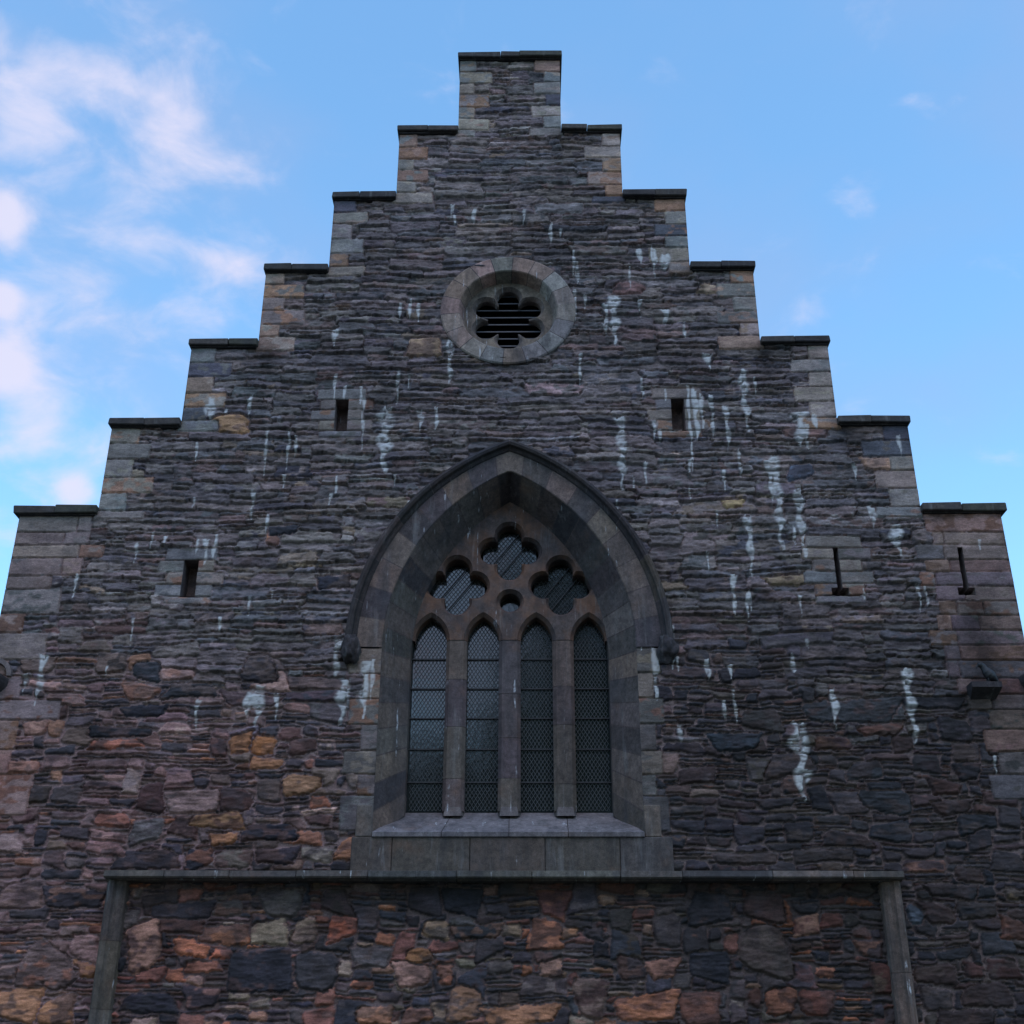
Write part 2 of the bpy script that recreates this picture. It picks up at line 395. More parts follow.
def win(x0, x1, z0, z1, m=.09):
    a, b_ = np.searchsorted(XS, (x0 - m, x1 + m)); c, d_ = np.searchsorted(ZS0, (z0 - m, z1 + m))
    return slice(max(c, 0), min(d_, nz_)), slice(max(a, 0), min(b_, nx))
def paint(x0, x1, z0, z1, colr, prot, gap, rad, edge, rough, tone=.2, streak=.25, warp=1.0, skew=.0, clear=False, clear_m=.018, edn=.008, dip=0.0, gapx=None, c2=None):
    sl = win(x0, x1, z0, z1)
    gx, gz = GX[sl] + WX[sl] * warp, GZ[sl] + WZ[sl] * warp
    if gx.size == 0: return
    cx, cz = (x0 + x1) / 2, (z0 + z1) / 2; hw_, hh = (x1 - x0) / 2 - (gap if gapx is None else gapx), (z1 - z0) / 2 - gap
    if hw_ < .008 or hh < .006: return
    dx, dz = gx - cx, gz - cz
    s1, s2, s3 = (rnd.uniform(-skew, skew) for _ in range(3))
    hh_e = hh * (1 + s1 * dx / hw_)                           # tapering stone
    hw_e = hw_ * (1 + s2 * dz / max(hh, .02))
    dz2 = dz - s3 * hh * dx / hw_
    r = min(rad, hh * .95, hw_ * .95)
    qx, qz = np.abs(dx) - (hw_e - r), np.abs(dz2) - (hh_e - r)
    d = np.minimum(np.maximum(qx, qz), 0) + np.hypot(np.maximum(qx, 0), np.maximum(qz, 0)) - r
    d = d + edn * N_ed[sl]
    if clear:
        mk = d < clear_m
        H[sl][mk] = (-.016 + .006 * N_fin[sl] - .05 * INP[sl])[mk]
        mc = (mort_lo * .9 * (1 + .2 * N_tone2[sl][..., None]))
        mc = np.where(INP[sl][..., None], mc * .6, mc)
        C[sl][mk] = mc[mk]
    ins = np.clip(-d / edge, 0, 1); ins = ins * ins * (3 - 2 * ins)
    hgt = (-.015 + (prot + .015) * ins + rough * (.55 * N_big[sl] + .5 * N_str[sl]) * ins + rough * .16 * N_fin[sl] + rough * .3 * N_ed[sl] * ins
           + prot * .5 * rnd.uniform(-1, 1) * dx / hw_ + dip * (-(dz2) / max(hh, .01)) * ins)
    hgt = np.where(INP[sl], hgt - .05, hgt)
    mk = d < 0
    base_c = np.array(colr) * np.ones(gx.shape)[..., None]
    if c2 is not None:
        bl = np.clip((N_blot[sl] + rnd.uniform(-.5, .35)) * 3.0, 0, 1)[..., None]; base_c = base_c * (1 - bl) + np.array(c2) * bl
    cc = base_c * (1 + tone * N_tone2[sl][..., None] + streak * .5 * N_str[sl][..., None] + .08 * N_fin[sl][..., None])
    Hs = H[sl]; Hs[mk] = hgt[mk]; Cs = C[sl]; Cs[mk] = cc[mk]
    occ[sl][mk] = True

for (x0, x1, z0, z1, t) in stones:
    xm, zm = (x0 + x1) / 2, (z0 + z1) / 2
    inp = PANEL[0] < xm < PANEL[1] and zm < PANEL[2]
    hst = z1 - z0
    if rnd.random() < t:
        c = jit(pick(PAL_UP), .10)
        paint(x0, x1, z0, z1, c, rnd.uniform(.0, .026) * min(1, hst / .07 + .3), .001, rnd.uniform(.005, .016), .013, .020, .42, .55, 1.15, .22, edn=.011, dip=rnd.uniform(.0, .024), gapx=-.004, c2=jit(pick(PAL_UP), .25))
    else:
        right = xm > 1.8 + .5 * math.sin(zm * 3)
        c = pick(PAL_PA if inp else (PAL_RT if right else PAL_LO))
        if not inp and xm < -3.2 and rnd.random() < .30: c = rnd.choice([(.17, .125, .125), (.15, .11, .11), (.2, .14, .13)])
        if hst < .055 and max(c) > .19 and rnd.random() < .7: c = pick(PAL_RT)
        c = jit(c, .22)
        big = hst > .12
        paint(x0, x1, z0, z1, c, rnd.uniform(.004, .02) + (.008 if big else 0), .0035 if hst < .06 else .008, rnd.uniform(.25, .9) * min(hst * .5, .06), .012 if hst < .06 else .02, .010, .40, .4, 1.15, .26, c2=jit(tuple((a_ + b_) / 2 for a_, b_ in zip(c, pick(PAL_PA if inp else PAL_LO))), .3), edn=.005 if hst < .06 else .008)

# --- larger stones that stand out in the photograph: (u, v, width px, height px, colour)
OR = (.34, .15, .095); PK = (.29, .175, .14); NV = (.036, .039, .05); MR = (.10, .062, .058); TN = (.22, .17, .12); GY = (.13, .12, .12); DK = (.05, .048, .056); OC = (.28, .155, .09)
FEAT = [(141, 948, 30, 50, PK), (192, 950, 36, 17, OR), (225, 953, 22, 11, OR), (203, 968, 36, 12, (.22, .11, .08)), (260, 970, 60, 48, NV), (317, 973, 42, 42, DK), (146, 1004, 50, 20, NV),
        (341, 928, 26, 24, (.30, .11, .07)), (437, 929, 28, 18, TN), (475, 932, 46, 16, NV), (373, 955, 38, 22, GY), (421, 953, 26, 16, (.24, .13, .07)), (412, 972, 34, 24, PK), (444, 974, 14, 20, OR),
        (509, 931, 22, 13, TN), (571, 934, 18, 12, OC), (595, 932, 20, 12, DK), (551, 970, 24, 18, PK), (631, 967, 30, 25, MR), (662, 968, 32, 22, (.27, .14, .11)), (463, 1003, 32, 36, (.22, .13, .09)), (521, 1017, 74, 22, (.3, .16, .09)),
        (592, 1000, 30, 40, MR), (648, 1008, 62, 28, (.31, .13, .08)), (376, 1014, 34, 18, (.27, .15, .09)), (418, 1014, 28, 18, (.3, .14, .09)), (765, 950, 54, 52, (.13, .105, .095)), (711, 966, 44, 34, NV), (710, 905, 44, 32, DK), (764, 904, 46, 30, MR),
        (783, 1003, 34, 26, (.24, .11, .07)), (818, 1003, 36, 26, (.2, .085, .065)), (702, 1010, 44, 32, (.16, .075, .06)), (280, 904, 38, 26, GY), (222, 908, 36, 16, GY), (182, 910, 60, 18, DK), (303, 930, 22, 24, (.2, .16, .13)), (268, 931, 34, 22, (.2, .17, .13)),
        (224, 934, 48, 18, (.24, .13, .08)), (183, 927, 40, 16, MR), (46, 968, 46, 44, (.12, .09, .09)), (85, 950, 24, 26, (.2, .15, .14)), (86, 972, 20, 13, OC), (18, 1005, 40, 32, (.27, .16, .09)), (58, 1010, 34, 28, (.25, .15, .09)),
        (20, 895, 36, 28, (.13, .1, .1)), (75, 898, 62, 20, DK), (145, 858, 62, 20, DK), (200, 857, 26, 22, NV), (233, 860, 34, 18, (.14, .12, .11)), (276, 858, 42, 17, DK), (148, 829, 30, 24, GY), (192, 800, 50, 24, (.21, .18, .16)), (235, 800, 34, 24, MR),
        (151, 796, 22, 28, MR), (268, 833, 50, 18, NV), (222, 838, 26, 14, OC), (216, 819, 52, 16, (.25, .15, .09)), (241, 744, 20, 20, (.25, .13, .07)), (265, 747, 22, 18, (.3, .15, .07)), (267, 765, 28, 12, OC), (302, 748, 26, 16, MR), (304, 786, 36, 18, (.24, .15, .09)),
        (146, 671, 26, 20, NV), (141, 694, 30, 18, (.2, .11, .08)), (259, 668, 32, 28, DK), (190, 692, 46, 14, NV), (143, 713, 46, 12, NV), (120, 735, 62, 11, NV), (273, 541, 12, 14, (.27, .13, .08)), (116, 747, 50, 9, (.24, .12, .08)), (252, 700, 56, 14, (.13, .08, .075)), (112, 818, 34, 13, (.2, .1, .08)),
        (21, 768, 32, 14, (.24, .15, .12)), (104, 846, 36, 13, (.2, .14, .13)), (316, 856, 30, 14, (.19, .17, .15)),
        (849, 712, 96, 22, (.075, .08, .095)), (735, 742, 54, 18, (.055, .07, .09)), (792, 765, 50, 22, (.12, .09, .085)), (832, 744, 34, 14, MR), (866, 771, 36, 16, (.08, .085, .1)), (946, 787, 34, 16, MR), (953, 809, 42, 14, MR), (968, 770, 28, 20, DK), (978, 825, 42, 16, NV), (885, 800, 54, 22, (.07, .07, .085)),
        (744, 858, 62, 12, (.12, .095, .085)), (822, 858, 62, 13, (.09, .075, .075)), (953, 893, 56, 16, DK), (975, 878, 44, 16, NV), (971, 876, 30, 16, MR), (1018, 895, 26, 12, TN), (938, 915, 36, 18, MR), (978, 912, 46, 16, NV), (915, 915, 18, 18, (.13, .17, .2)), (1014, 930, 28, 22, (.2, .1, .07)), (935, 973, 44, 20, (.1, .075, .07)),
        (974, 970, 24, 15, (.14, .075, .065)), (1004, 970, 36, 20, (.12, .065, .06)), (985, 995, 52, 24, (.085, .055, .055)), (965, 1018, 62, 18, (.075, .055, .055)), (878, 730, 44, 12, (.16, .09, .075)), (1000, 748, 30, 14, GY),
        (425, 346, 36, 18, (.26, .18, .12)), (229, 424, 38, 18, (.27, .17, .10)), (560, 208, 50, 10, (.17, .165, .17)), (812, 541, 24, 8, (.2, .13, .08)), (733, 505, 22, 8, (.26, .19, .11)), (282, 532, 28, 9, NV), (333, 582, 30, 12, NV), (712, 288, 30, 8, (.25, .19, .15)),
        (630, 287, 28, 12, (.16, .1, .09)), (877, 464, 36, 12, (.25, .17, .13)), (800, 471, 28, 14, (.075, .09, .13)), (805, 432, 44, 10, (.16, .1, .09)), (795, 580, 60, 9, (.2, .16, .11))]
for (u, v, w, h, c) in FEAT:
    x0, z1 = P(u - w / 2, v - h / 2); x1, z0 = P(u + w / 2, v + h / 2)
    hs = z1 - z0
    c = tuple(k_ * (.98 if c[0] > .15 else .82) for k_ in c); cx2 = tuple((a_ * .75 + b_) / 2 for a_, b_ in zip(c, pick(PAL_LO)))
    paint(x0, x1, z0, z1, jit(c, .06), rnd.uniform(.014, .03), .002, rnd.uniform(.25, .75) * hs * .5, .025, .013, .45, .45, 1.2, .28, c2=cx2, clear=True, clear_m=.014, edn=.012)

# --- dressed blocks flush in the face
DC = [(.205, .185, .165), (.18, .165, .152), (.22, .195, .165), (.165, .160, .152), (.145, .155, .155), (.21, .155, .125), (.235, .21, .18), (.24, .16, .11)]
DS = [(.155, .142, .13), (.14, .13, .126), (.175, .155, .135), (.13, .13, .133)]
def block(x0, x1, z0, z1, c=None, prot=.016, gap=.0015, tone=.26):
    paint(x0, x1, z0, z1, jit(c or rnd.choice(DC), .09), prot + rnd.uniform(-.004, .005), gap, .012, .012, .004, tone, .12, .25, .02, clear=True, clear_m=.003, edn=.004, c2=jit(rnd.choice(DC if c is None else [c, (.16, .10, .075), (.10, .10, .095)]), .12))
for i, (X, Zt) in enumerate(zip(STEP_X, WALL_TOP)):
    zb = WALL_TOP[i + 1] - .06 if i < 6 else 4.2
    for s in (-1, 1):
        z = Zt; k = 0 if s < 0 else rnd.choice((0, 1))
        if i == 6:
            continue
        while z > zb + .08:
            h = rnd.uniform(.20, .265)
            if z - h < zb + .05: h = z - zb
            w = rnd.uniform(.21, .29) if k % 2 == 0 else rnd.uniform(.38, .5)
            w *= 1 + .07 * i
            dk = (.065, .072, .09) if rnd.random() < .09 else None
            if s < 0: block(-X - .05, -X + w, z - h, z, dk)
            else: block(X - w, X + .05, z - h, z, dk)
            z -= h; k += 1
# big shouldered corners (lowest step), tailing off below
def course(s, z0, z1, xin, n):
    xs = [STEP_X[-1] + .05]; wtot = xs[0] - xin
    cuts = sorted([xin + wtot * (j + rnd.uniform(.25, .75)) / n for j in range(n - 1)] + [xin, xs[0]]) if n > 1 else [xin, xs[0]]
    for a, b2 in zip(cuts[:-1], cuts[1:]):
        if s < 0: block(-b2, -a, z0, z1, rnd.choice([(.17, .135, .125), (.21, .17, .15), (.15, .13, .13), (.16, .145, .145), (.2, .145, .13)]), gap=.002)
        else: block(a, b2, z0, z1, rnd.choice([(.15, .12, .125), (.2, .135, .12), (.15, .14, .15), (.17, .145, .145), (.19, .15, .135)]), gap=.002)
z = WALL_TOP[-1]
left_in = [(532, 92, 2), (545, 90, 2), (558, 104, 2), (562, 74, 2), (576, 82, 2), (589, 52, 1), (613, 60, 1), (633, 24, 1), (660, 46, 1), (676, 8, 1), (700, 20, 1), (720, 60, 1), (750, 16, 1), (775, 10, 1), (815, 28, 1)]
pv = z
for v, u, n in left_in:
    zb_ = P(u, v)[1]
    if pv - zb_ < .06: continue
    xin = -P(u, (v - 8))[0]
    h = pv - zb_
    course(-1, zb_, pv, xin, n); pv = zb_
right_in = [(532, 925, 1), (545, 932, 2), (560, 916, 2), (572, 925, 2), (586, 920, 2), (601, 936, 2), (615, 940, 3), (630, 938, 3), (645, 930, 2), (660, 945, 2), (678, 948, 2), (694, 958, 3), (710, 968, 2), (730, 990, 1), (752, 985, 1), (775, 1000, 1), (800, 992, 1)]
pv = z
for v, u, n in right_in:
    zb_ = P(u, v)[1]
    xin = P(u, (v - 6))[0]
    course(1, zb_, pv, xin, n); pv = zb_
# slit surrounds
for (x0, x1, z0, z1, dep, foot) in SLITS:
    if x0 > 5: continue
    f = .075 if foot else 0
    zf = z0 - (SL_FOOT if foot else 0)
    w1 = .34 if foot else .25
    hN = 4 if foot else 3
    zz = zf; k = rnd.choice((0, 1))
    block(x0 - .2 - f, x1 + .2 + f, zf - .1, zf, (.15, .15, .152))
    block(x0 - w1, x1 + w1 * .9, z1, z1 + .17, rnd.choice(DS))
    for j in range(hN):
        za, zb_ = zf + (z1 - zf) * j / hN, zf + (z1 - zf) * (j + 1) / hN
        wl = (.32, .2)[(j + k) % 2] + f; wr = (.2, .33)[(j + k + (1 if foot else 0)) % 2] + f
        block(x0 - wl, x0 + .02, za, zb_, rnd.choice(DS)); block(x1 - .02, x1 + wr, za, zb_, rnd.choice(DS))
# window jamb stones below the springing
z = z_spring; k = 0
while z > z_sill_f + .05:
    h = rnd.uniform(.24, .34)
    if z - h < z_sill_f + .15: h = z - z_sill_f
    wl = .2 if k % 2 else rnd.uniform(.32, .42); wr = rnd.uniform(.16, .22) if k % 2 else rnd.uniform(.24, .3)
    cc_ = rnd.choice([(.12, .115, .115), (.14, .125, .115), (.105, .105, .108), (.15, .135, .115)])
    block(wc - a_ch - wl, wc - a_ch + .02, z - h, z, cc_); block(wc + a_ch - .02, wc + a_ch + wr, z - h, z, cc_)
    z -= h; k += 1

# --- bird droppings running down the face
Wt = np.zeros(H.shape)
STK = [(551, 222, 243, 4), (524, 210, 225, 3), (577, 262, 285, 4), (450, 330, 385, 6), (385, 408, 472, 14), (363, 400, 448, 3), (335, 330, 348, 5), (398, 370, 405, 3), (421, 410, 430, 6), (436, 408, 430, 4), (266, 430, 475, 3), (253, 490, 520, 4), (288, 430, 470, 3), (296, 436, 455, 3),
       (215, 535, 560, 4), (206, 540, 565, 5), (197, 540, 552, 4), (152, 533, 547, 3), (165, 535, 547, 3), (622, 418, 490, 9), (580, 355, 385, 3), (614, 295, 345, 10), (606, 305, 335, 5), (655, 420, 440, 4), (690, 385, 470, 3), (696, 392, 440, 6), (702, 395, 430, 4), (712, 395, 440, 4), (727, 405, 450, 5), (745, 370, 432, 8),
       (800, 412, 445, 14), (807, 425, 450, 4), (778, 455, 550, 10), (770, 460, 500, 6), (801, 490, 560, 8), (750, 515, 575, 7), (734, 575, 615, 5), (740, 450, 475, 4), (724, 470, 490, 3), (708, 355, 370, 7), (665, 255, 272, 9), (665, 310, 325, 9), (640, 250, 264, 5), (655, 250, 265, 5), (873, 508, 530, 5), (897, 525, 556, 12),
       (919, 585, 612, 3), (926, 585, 606, 3), (834, 688, 727, 7), (911, 670, 745, 9), (708, 660, 680, 5), (730, 665, 680, 4), (793, 655, 675, 5), (800, 722, 775, 17), (802, 770, 800, 14), (672, 625, 672, 6), (680, 725, 742, 5), (655, 642, 700, 7), (365, 662, 720, 8), (372, 660, 700, 4), (337, 640, 678, 7), (343, 678, 725, 12), (258, 685, 725, 13), (248, 690, 720, 8), (276, 695, 722, 4),
       (197, 700, 727, 5), (40, 655, 705, 7), (25, 675, 692, 4), (107, 665, 676, 3), (75, 575, 600, 3), (212, 398, 415, 8), (335, 375, 400, 3), (250, 395, 418, 4), (210, 405, 420, 9), (474, 208, 225, 4), (452, 205, 215, 6), (418, 305, 325, 3), (410, 300, 320, 3), (400, 305, 318, 3), (575, 290, 320, 3), (585, 295, 310, 3), (560, 230, 238, 3),
       (455, 215, 225, 4), (640, 300, 315, 4), (690, 460, 475, 4), (815, 415, 430, 5), (855, 465, 480, 4), (725, 700, 720, 4), (735, 690, 725, 3), (995, 755, 775, 3), (980, 540, 552, 3), (865, 590, 600, 3), (660, 430, 445, 3), (870, 505, 520, 4), (678, 655, 672, 4), (284, 475, 492, 3), (272, 590, 600, 3), (330, 495, 505, 3)]
for q in range(46):
    if q < 30: STK.append((rnd.uniform(560, 900), rnd.uniform(230, 680), 0, rnd.uniform(2, 3.5)))
    else: STK.append((rnd.uniform(130, 450), rnd.uniform(300, 640), 0, rnd.uniform(2, 3.5)))
    u, v, _, w = STK[-1]; STK[-1] = (u, v, v + rnd.uniform(8, 26), w)
for (u, v0, v1, w) in STK:
    xt, zt = P(u, v0); xb, zb_ = P(u + 0, v1); xt = xb = (xt + xb) / 2
    kpx = P(u + 1, v0)[0] - P(u, v0)[0]; hwid = w * kpx / 2 * 1.2
    sl = win(xt, xt, zb_, zt, .25)
    gx, gz = GX[sl], GZ[sl]
    tt = np.clip((zt - gz) / max(zt - zb_, .01), -.3, 1.3)
    centre = xt + .006 * np.sin(gz * 7 + u) + .22 * hwid * np.sin(gz * 19 + u * 1.7)
    half = hwid * (1.05 - .45 * tt + .35 * np.sin(gz * 17 + u * 3.1))
    tap = np.clip((1.15 - tt) * 2.2, .25, 1); half = half * tap
    e = 1 - np.abs(gx - centre) / np.maximum(half, .007)
    inz = (gz < zt + .02 * N_ed[sl]) & (gz > zb_ + .05 * N_ed[sl])
    fill = np.clip(e * 2.2, 0, 1) * inz
    # catches on the ledges, misses the hollows
    hl = H[sl]; brk = np.clip((hl + .012) / .03 + .35 * N_str[sl] + .50, .28, 1) * np.clip(1.0 + .6 * N_ed[sl], .2, 1)
    Wt[sl] = np.maximum(Wt[sl], fill * brk * .82)
# thin haze of lime wash below the big ones
Wt = np.clip(Wt, 0, .9)
# broad weathering: damp runs under steps and window; shade painted in under cornice and ledge
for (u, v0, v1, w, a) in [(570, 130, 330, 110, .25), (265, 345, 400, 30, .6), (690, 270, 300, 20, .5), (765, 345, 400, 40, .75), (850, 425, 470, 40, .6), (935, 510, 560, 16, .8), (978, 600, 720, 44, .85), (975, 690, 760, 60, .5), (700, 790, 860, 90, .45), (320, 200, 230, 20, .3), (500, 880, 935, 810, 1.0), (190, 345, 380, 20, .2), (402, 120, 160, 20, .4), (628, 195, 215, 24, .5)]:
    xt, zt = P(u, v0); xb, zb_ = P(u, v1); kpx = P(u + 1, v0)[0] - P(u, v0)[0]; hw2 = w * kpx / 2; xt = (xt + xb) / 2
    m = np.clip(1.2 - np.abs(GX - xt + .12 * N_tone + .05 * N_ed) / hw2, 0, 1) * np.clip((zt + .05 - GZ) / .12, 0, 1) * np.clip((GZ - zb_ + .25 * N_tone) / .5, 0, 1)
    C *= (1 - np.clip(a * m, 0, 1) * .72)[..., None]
C *= (1 + .13 * N_tone)[..., None]
# shade painted in: stone darkened low down and lower right; more purple than dressings
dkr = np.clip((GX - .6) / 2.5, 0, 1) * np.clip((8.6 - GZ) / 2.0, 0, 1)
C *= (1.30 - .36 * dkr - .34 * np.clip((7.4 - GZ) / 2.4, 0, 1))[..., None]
C *= np.array([1.075, .95, .93])
redl = (np.clip((-GX - .8) / 2.5, 0, 1) * np.clip((7.0 - GZ) / 2.0, 0, 1))[..., None]      # pinker rubble at the lower left
C *= 1 + redl * np.array([.10, -.02, -.01])
sat = np.clip((6.8 - GZ) / 2.0, 0, 1)[..., None]; mean_c = C.mean(-1, keepdims=True)
C = np.clip(C + .06 * sat * (C - mean_c), .006, .8); C *= 1 + sat * (.32 * np.clip((mean_c - .09) / .1, -.35, .45))
C = np.clip(C, .006, .8)

# masks of kept faces
XC = (XS[:-1] + XS[1:]) / 2; ZC = (ZS0[:-1] + ZS0[1:]) / 2; FX, FZ = np.meshgrid(XC, ZC)
keep = np.abs(FX) < HW(ZC)[:, None]
a_mid, r_mid = (a_hood_in + .05), (z_hood_in + .04 - z_spring)
keep &= ~((FZ > z_spring) & (np.abs(FX - wc) < arch_half(a_mid, r_mid, FZ - z_spring)))
keep &= ~((FZ <= z_spring) & (FZ > z_apron) & (np.abs(FX - wc) < a_ch))
keep &= ~((((FX - rc[0]) / (ROSE_R - .09)) ** 2 + ((FZ - rc[1]) / (ROSE_RZ - .09)) ** 2) < 1)
for (x0, x1, z0, z1, dep, foot) in SLITS:
    keep &= ~((FX > x0) & (FX < x1) & (FZ > z0) & (FZ < z1))
    if foot:
        keep &= ~((FX > x0 - .075) & (FX < x1 + .075) & (FZ > z0 - SL_FOOT) & (FZ < z0))
# pull the border of slit openings flat
idx = np.arange(nz_ * nx).reshape(nz_, nx)
q = np.stack([idx[:-1, :-1], idx[:-1, 1:], idx[1:, 1:], idx[1:, :-1]], -1)[keep]
used = np.unique(q); remap = np.zeros(nz_ * nx, np.int64); remap[used] = np.arange(len(used)); q = remap[q]
co = np.stack([GX.ravel()[used], -H.ravel()[used], GZ.ravel()[used]], -1).astype(np.float32)
# outer corners: wrap the face round to meet the return
me = bpy.data.meshes.new('rubble_wall')
me.vertices.add(len(co)); me.vertices.foreach_set('co', co.ravel())
me.loops.add(q.size); me.loops.foreach_set('vertex_index', q.ravel().astype(np.int32))
me.polygons.add(len(q)); me.polygons.foreach_set('loop_start', np.arange(0, q.size, 4, dtype=np.int32))
me.polygons.foreach_set('use_smooth', np.ones(len(q), bool))
me.update(calc_edges=True)
ca = me.color_attributes.new('Col', 'FLOAT_COLOR', 'POINT')
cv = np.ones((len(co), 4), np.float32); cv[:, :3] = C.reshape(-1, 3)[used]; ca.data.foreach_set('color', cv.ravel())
wa = me.attributes.new('white', 'FLOAT', 'POINT'); wa.data.foreach_set('value', Wt.ravel()[used].astype(np.float32))
print('wall verts', len(co))

# ================================================================== the church
church = empty('stone_church'); tag(church, 'dark rubble stone church gable with stepped top, tall arched window and round window', 'church')
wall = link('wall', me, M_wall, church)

# return faces and back of the gable (stepped outline), dressed stone
GT = .78
mb = MB()
pts = []
for i in range(7):
    zt = WALL_TOP[i]; zb_ = WALL_TOP[i + 1] if i < 6 else 0.0
    pts.append((STEP_X[i], zt, zb_))
for s in (-1, 1):
    for (X, zt, zb_) in pts:
        z = zt
        while z > zb_ + .01:
            h = min(rnd.uniform(.17, .22), z - zb_)
            if z - h - zb_ < .06: h = z - zb_
            cuts = [-.021, rnd.uniform(.25, .5), GT]
            for ya, yb in zip(cuts[:-1], cuts[1:]):
                e = .0
                vs = [(s * X, ya, z - h + .003), (s * X, yb - .003, z - h + .003), (s * X, yb - .003, z - .003), (s * X, ya, z - .003)]
                mb.add(vs, [(0, 1, 2, 3)], jit(rnd.choice(DC), .12))
            z -= h
        # solid joint backing
        mb.add([(s * (X - .006), -.01, zb_), (s * (X - .006), GT, zb_), (s * (X - .006), GT, zt), (s * (X - .006), -.01, zt)], [(0, 1, 2, 3)], (.1, .09, .09))
for i in range(7):
    zt = WALL_TOP[i]; zb_ = WALL_TOP[i + 1] if i < 6 else 0.0; X = STEP_X[i]
    mb.add([(-X, GT, zb_), (X, GT, zb_), (X, GT, zt), (-X, GT, zt)], [(0, 1, 2, 3)], (.12, .11, .11))
    Xi = STEP_X[i - 1] if i else 0
    for s in (-1, 1):
        mb.add([(s * Xi, 0.0, zt), (s * X, 0.0, zt), (s * X, GT, zt), (s * Xi, GT, zt)], [(0, 1, 2, 3)], (.12, .11, .11))
mb.build('gable_return', M_dress, church)

# copings
cop_c = [(.045, .046, .046), (.06, .058, .055), (.038, .038, .042), (.055, .06, .05)]
for i in range(7):
    Zt = STEP_Z[i]
    spans = [(-STEP_X[0] - .03, STEP_X[0] + .03)] if i == 0 else [(-STEP_X[i] - (.07 if i == 6 else .03), -STEP_X[i - 1] + .0), (STEP_X[i - 1], STEP_X[i] + (.07 if i == 6 else .03))]
    for (a, b2) in spans:
        mb = MB(); n = 3 if i == 0 else 2
        cuts = [a] + sorted(a + (b2 - a) * (j + rnd.uniform(.3, .7)) / n * 1.0 for j in range(1, n)) + [b2]
        cuts = [a] + [a + (b2 - a) * (j / n + rnd.uniform(-.08, .08)) for j in range(1, n)] + [b2]
        for p_, q_ in zip(cuts[:-1], cuts[1:]):
            dz = rnd.uniform(-.007, .007)
            mb.box(p_ + .0015, q_ - .0015, -.10 + rnd.uniform(-.01, .01), GT + .08, Zt - COPE_T + .002 + rnd.uniform(-.006, .0), Zt + dz, rnd.choice(cop_c), .010, .007)
            # drip mould: thinner member set back below the slab
        mb.box(a + .03, b2 - .03, -.045, GT + .03, Zt - COPE_T - .018, Zt - COPE_T + .002, (.04, .04, .043))
        mb.build('coping', M_cope, church)

# ---- loft along pointed arches
def half_arch(a, rise, zs, n):
    """points from springing (right side) up to the apex"""
    rr = (a * a + rise * rise) / (2 * a); th = math.atan2(rise, rr - (0 if False else 0) - (rr - a) + 0) if False else math.acos((rr - a) / rr)
    return [((-(rr - a) + rr * math.cos(th * j / n)), zs + rr * math.sin(th * j / n)) for j in range(n + 1)]
def arch_path(a, rise, zs, n, zbase=None, nb=0):
    h = half_arch(a, rise, zs, n)
    right = [(wc + x, z) for x, z in h]; left = [(wc - x, z) for x, z in reversed(h[:-1])]
    p = right + left
    if zbase is not None:
        dn = [(wc + a, zbase + (zs - zbase) * j / nb) for j in range(nb)]
        p = dn + p + [(2 * wc - x, z) for x, z in reversed(dn)]
    return p
def loft(mbb, curves, cols, closed=False, joints=None, jcol=(.07, .062, .06)):
    """curves: list of lists of (x,y,z) with equal counts; cols: colour per segment along the path"""
    n = len(curves[0])
    for k in range(n if closed else n - 1):
        k2 = (k + 1) % n
        for a, b2 in zip(curves[:-1], curves[1:]):
            c = cols[k % len(cols)] if not (joints and k in joints) else jcol
            mbb.add([a[k], a[k2], b2[k2], b2[k]], [(0, 1, 2, 3)], c)
def seg_path(fn, nseg, sub, gapfrac=.035):
    """parameters for nseg voussoirs with thin joints; returns t list and joint index set"""
    ts = []; J = set()
    for i in range(nseg):
        a, b2 = i / nseg, (i + 1) / nseg; g_ = gapfrac / nseg
        for j in range(sub + 1): ts.append(a + g_ + (b2 - a - 2 * g_) * j / sub)
        if i < nseg - 1: J.add(len(ts) - 1)
    return ts, J
def interp(path, ts):
    L_ = [0]
    for a, b2 in zip(path[:-1], path[1:]): L_.append(L_[-1] + math.dist(a, b2))
    return [(float(np.interp(t_ * L_[-1], L_, [p[0] for p in path])), float(np.interp(t_ * L_[-1], L_, [p[1] for p in path]))) for t_ in ts]
def vcols(ts_n, J, pal, r_=rnd):
    cols = []; cur_ = jit(r_.choice(pal), .1)
    for k in range(ts_n):
        if k in J: cols.append((.07, .06, .06)); cur_ = jit(r_.choice(pal), .12)
        else: cols.append(cur_)
    return cols
VC = [(.11, .10, .093), (.088, .082, .08), (.135, .115, .10), (.078, .078, .08), (.14, .115, .095), (.065, .062, .066)]
VD = [(.06, .058, .06), (.072, .067, .066), (.098, .086, .078), (.046, .046, .05), (.12, .10, .084)]
# voussoir face (arch head) - the arched window's own mesh
mb = MB()
ts, J = seg_path(None, 17, 5, .02)
Pth = lambda a, zt: interp(arch_path(a, zt - z_spring, z_spring, 40), ts)
A0 = [(x, .02, z) for x, z in Pth(a_hood_in + .10, z_hood_in + .09)]
A1 = [(x, -.024, z) for x, z in Pth(a_hood_in + .06, z_hood_in + .05)]
A2 = [(x, -.024, z) for x, z in Pth(a_ch + .015, z_ch + .012)]
A3 = [(x, -.012, z) for x, z in Pth(a_ch, z_ch)]
loft(mb, [A0, A1, A2, A3], vcols(len(ts), J, VC))
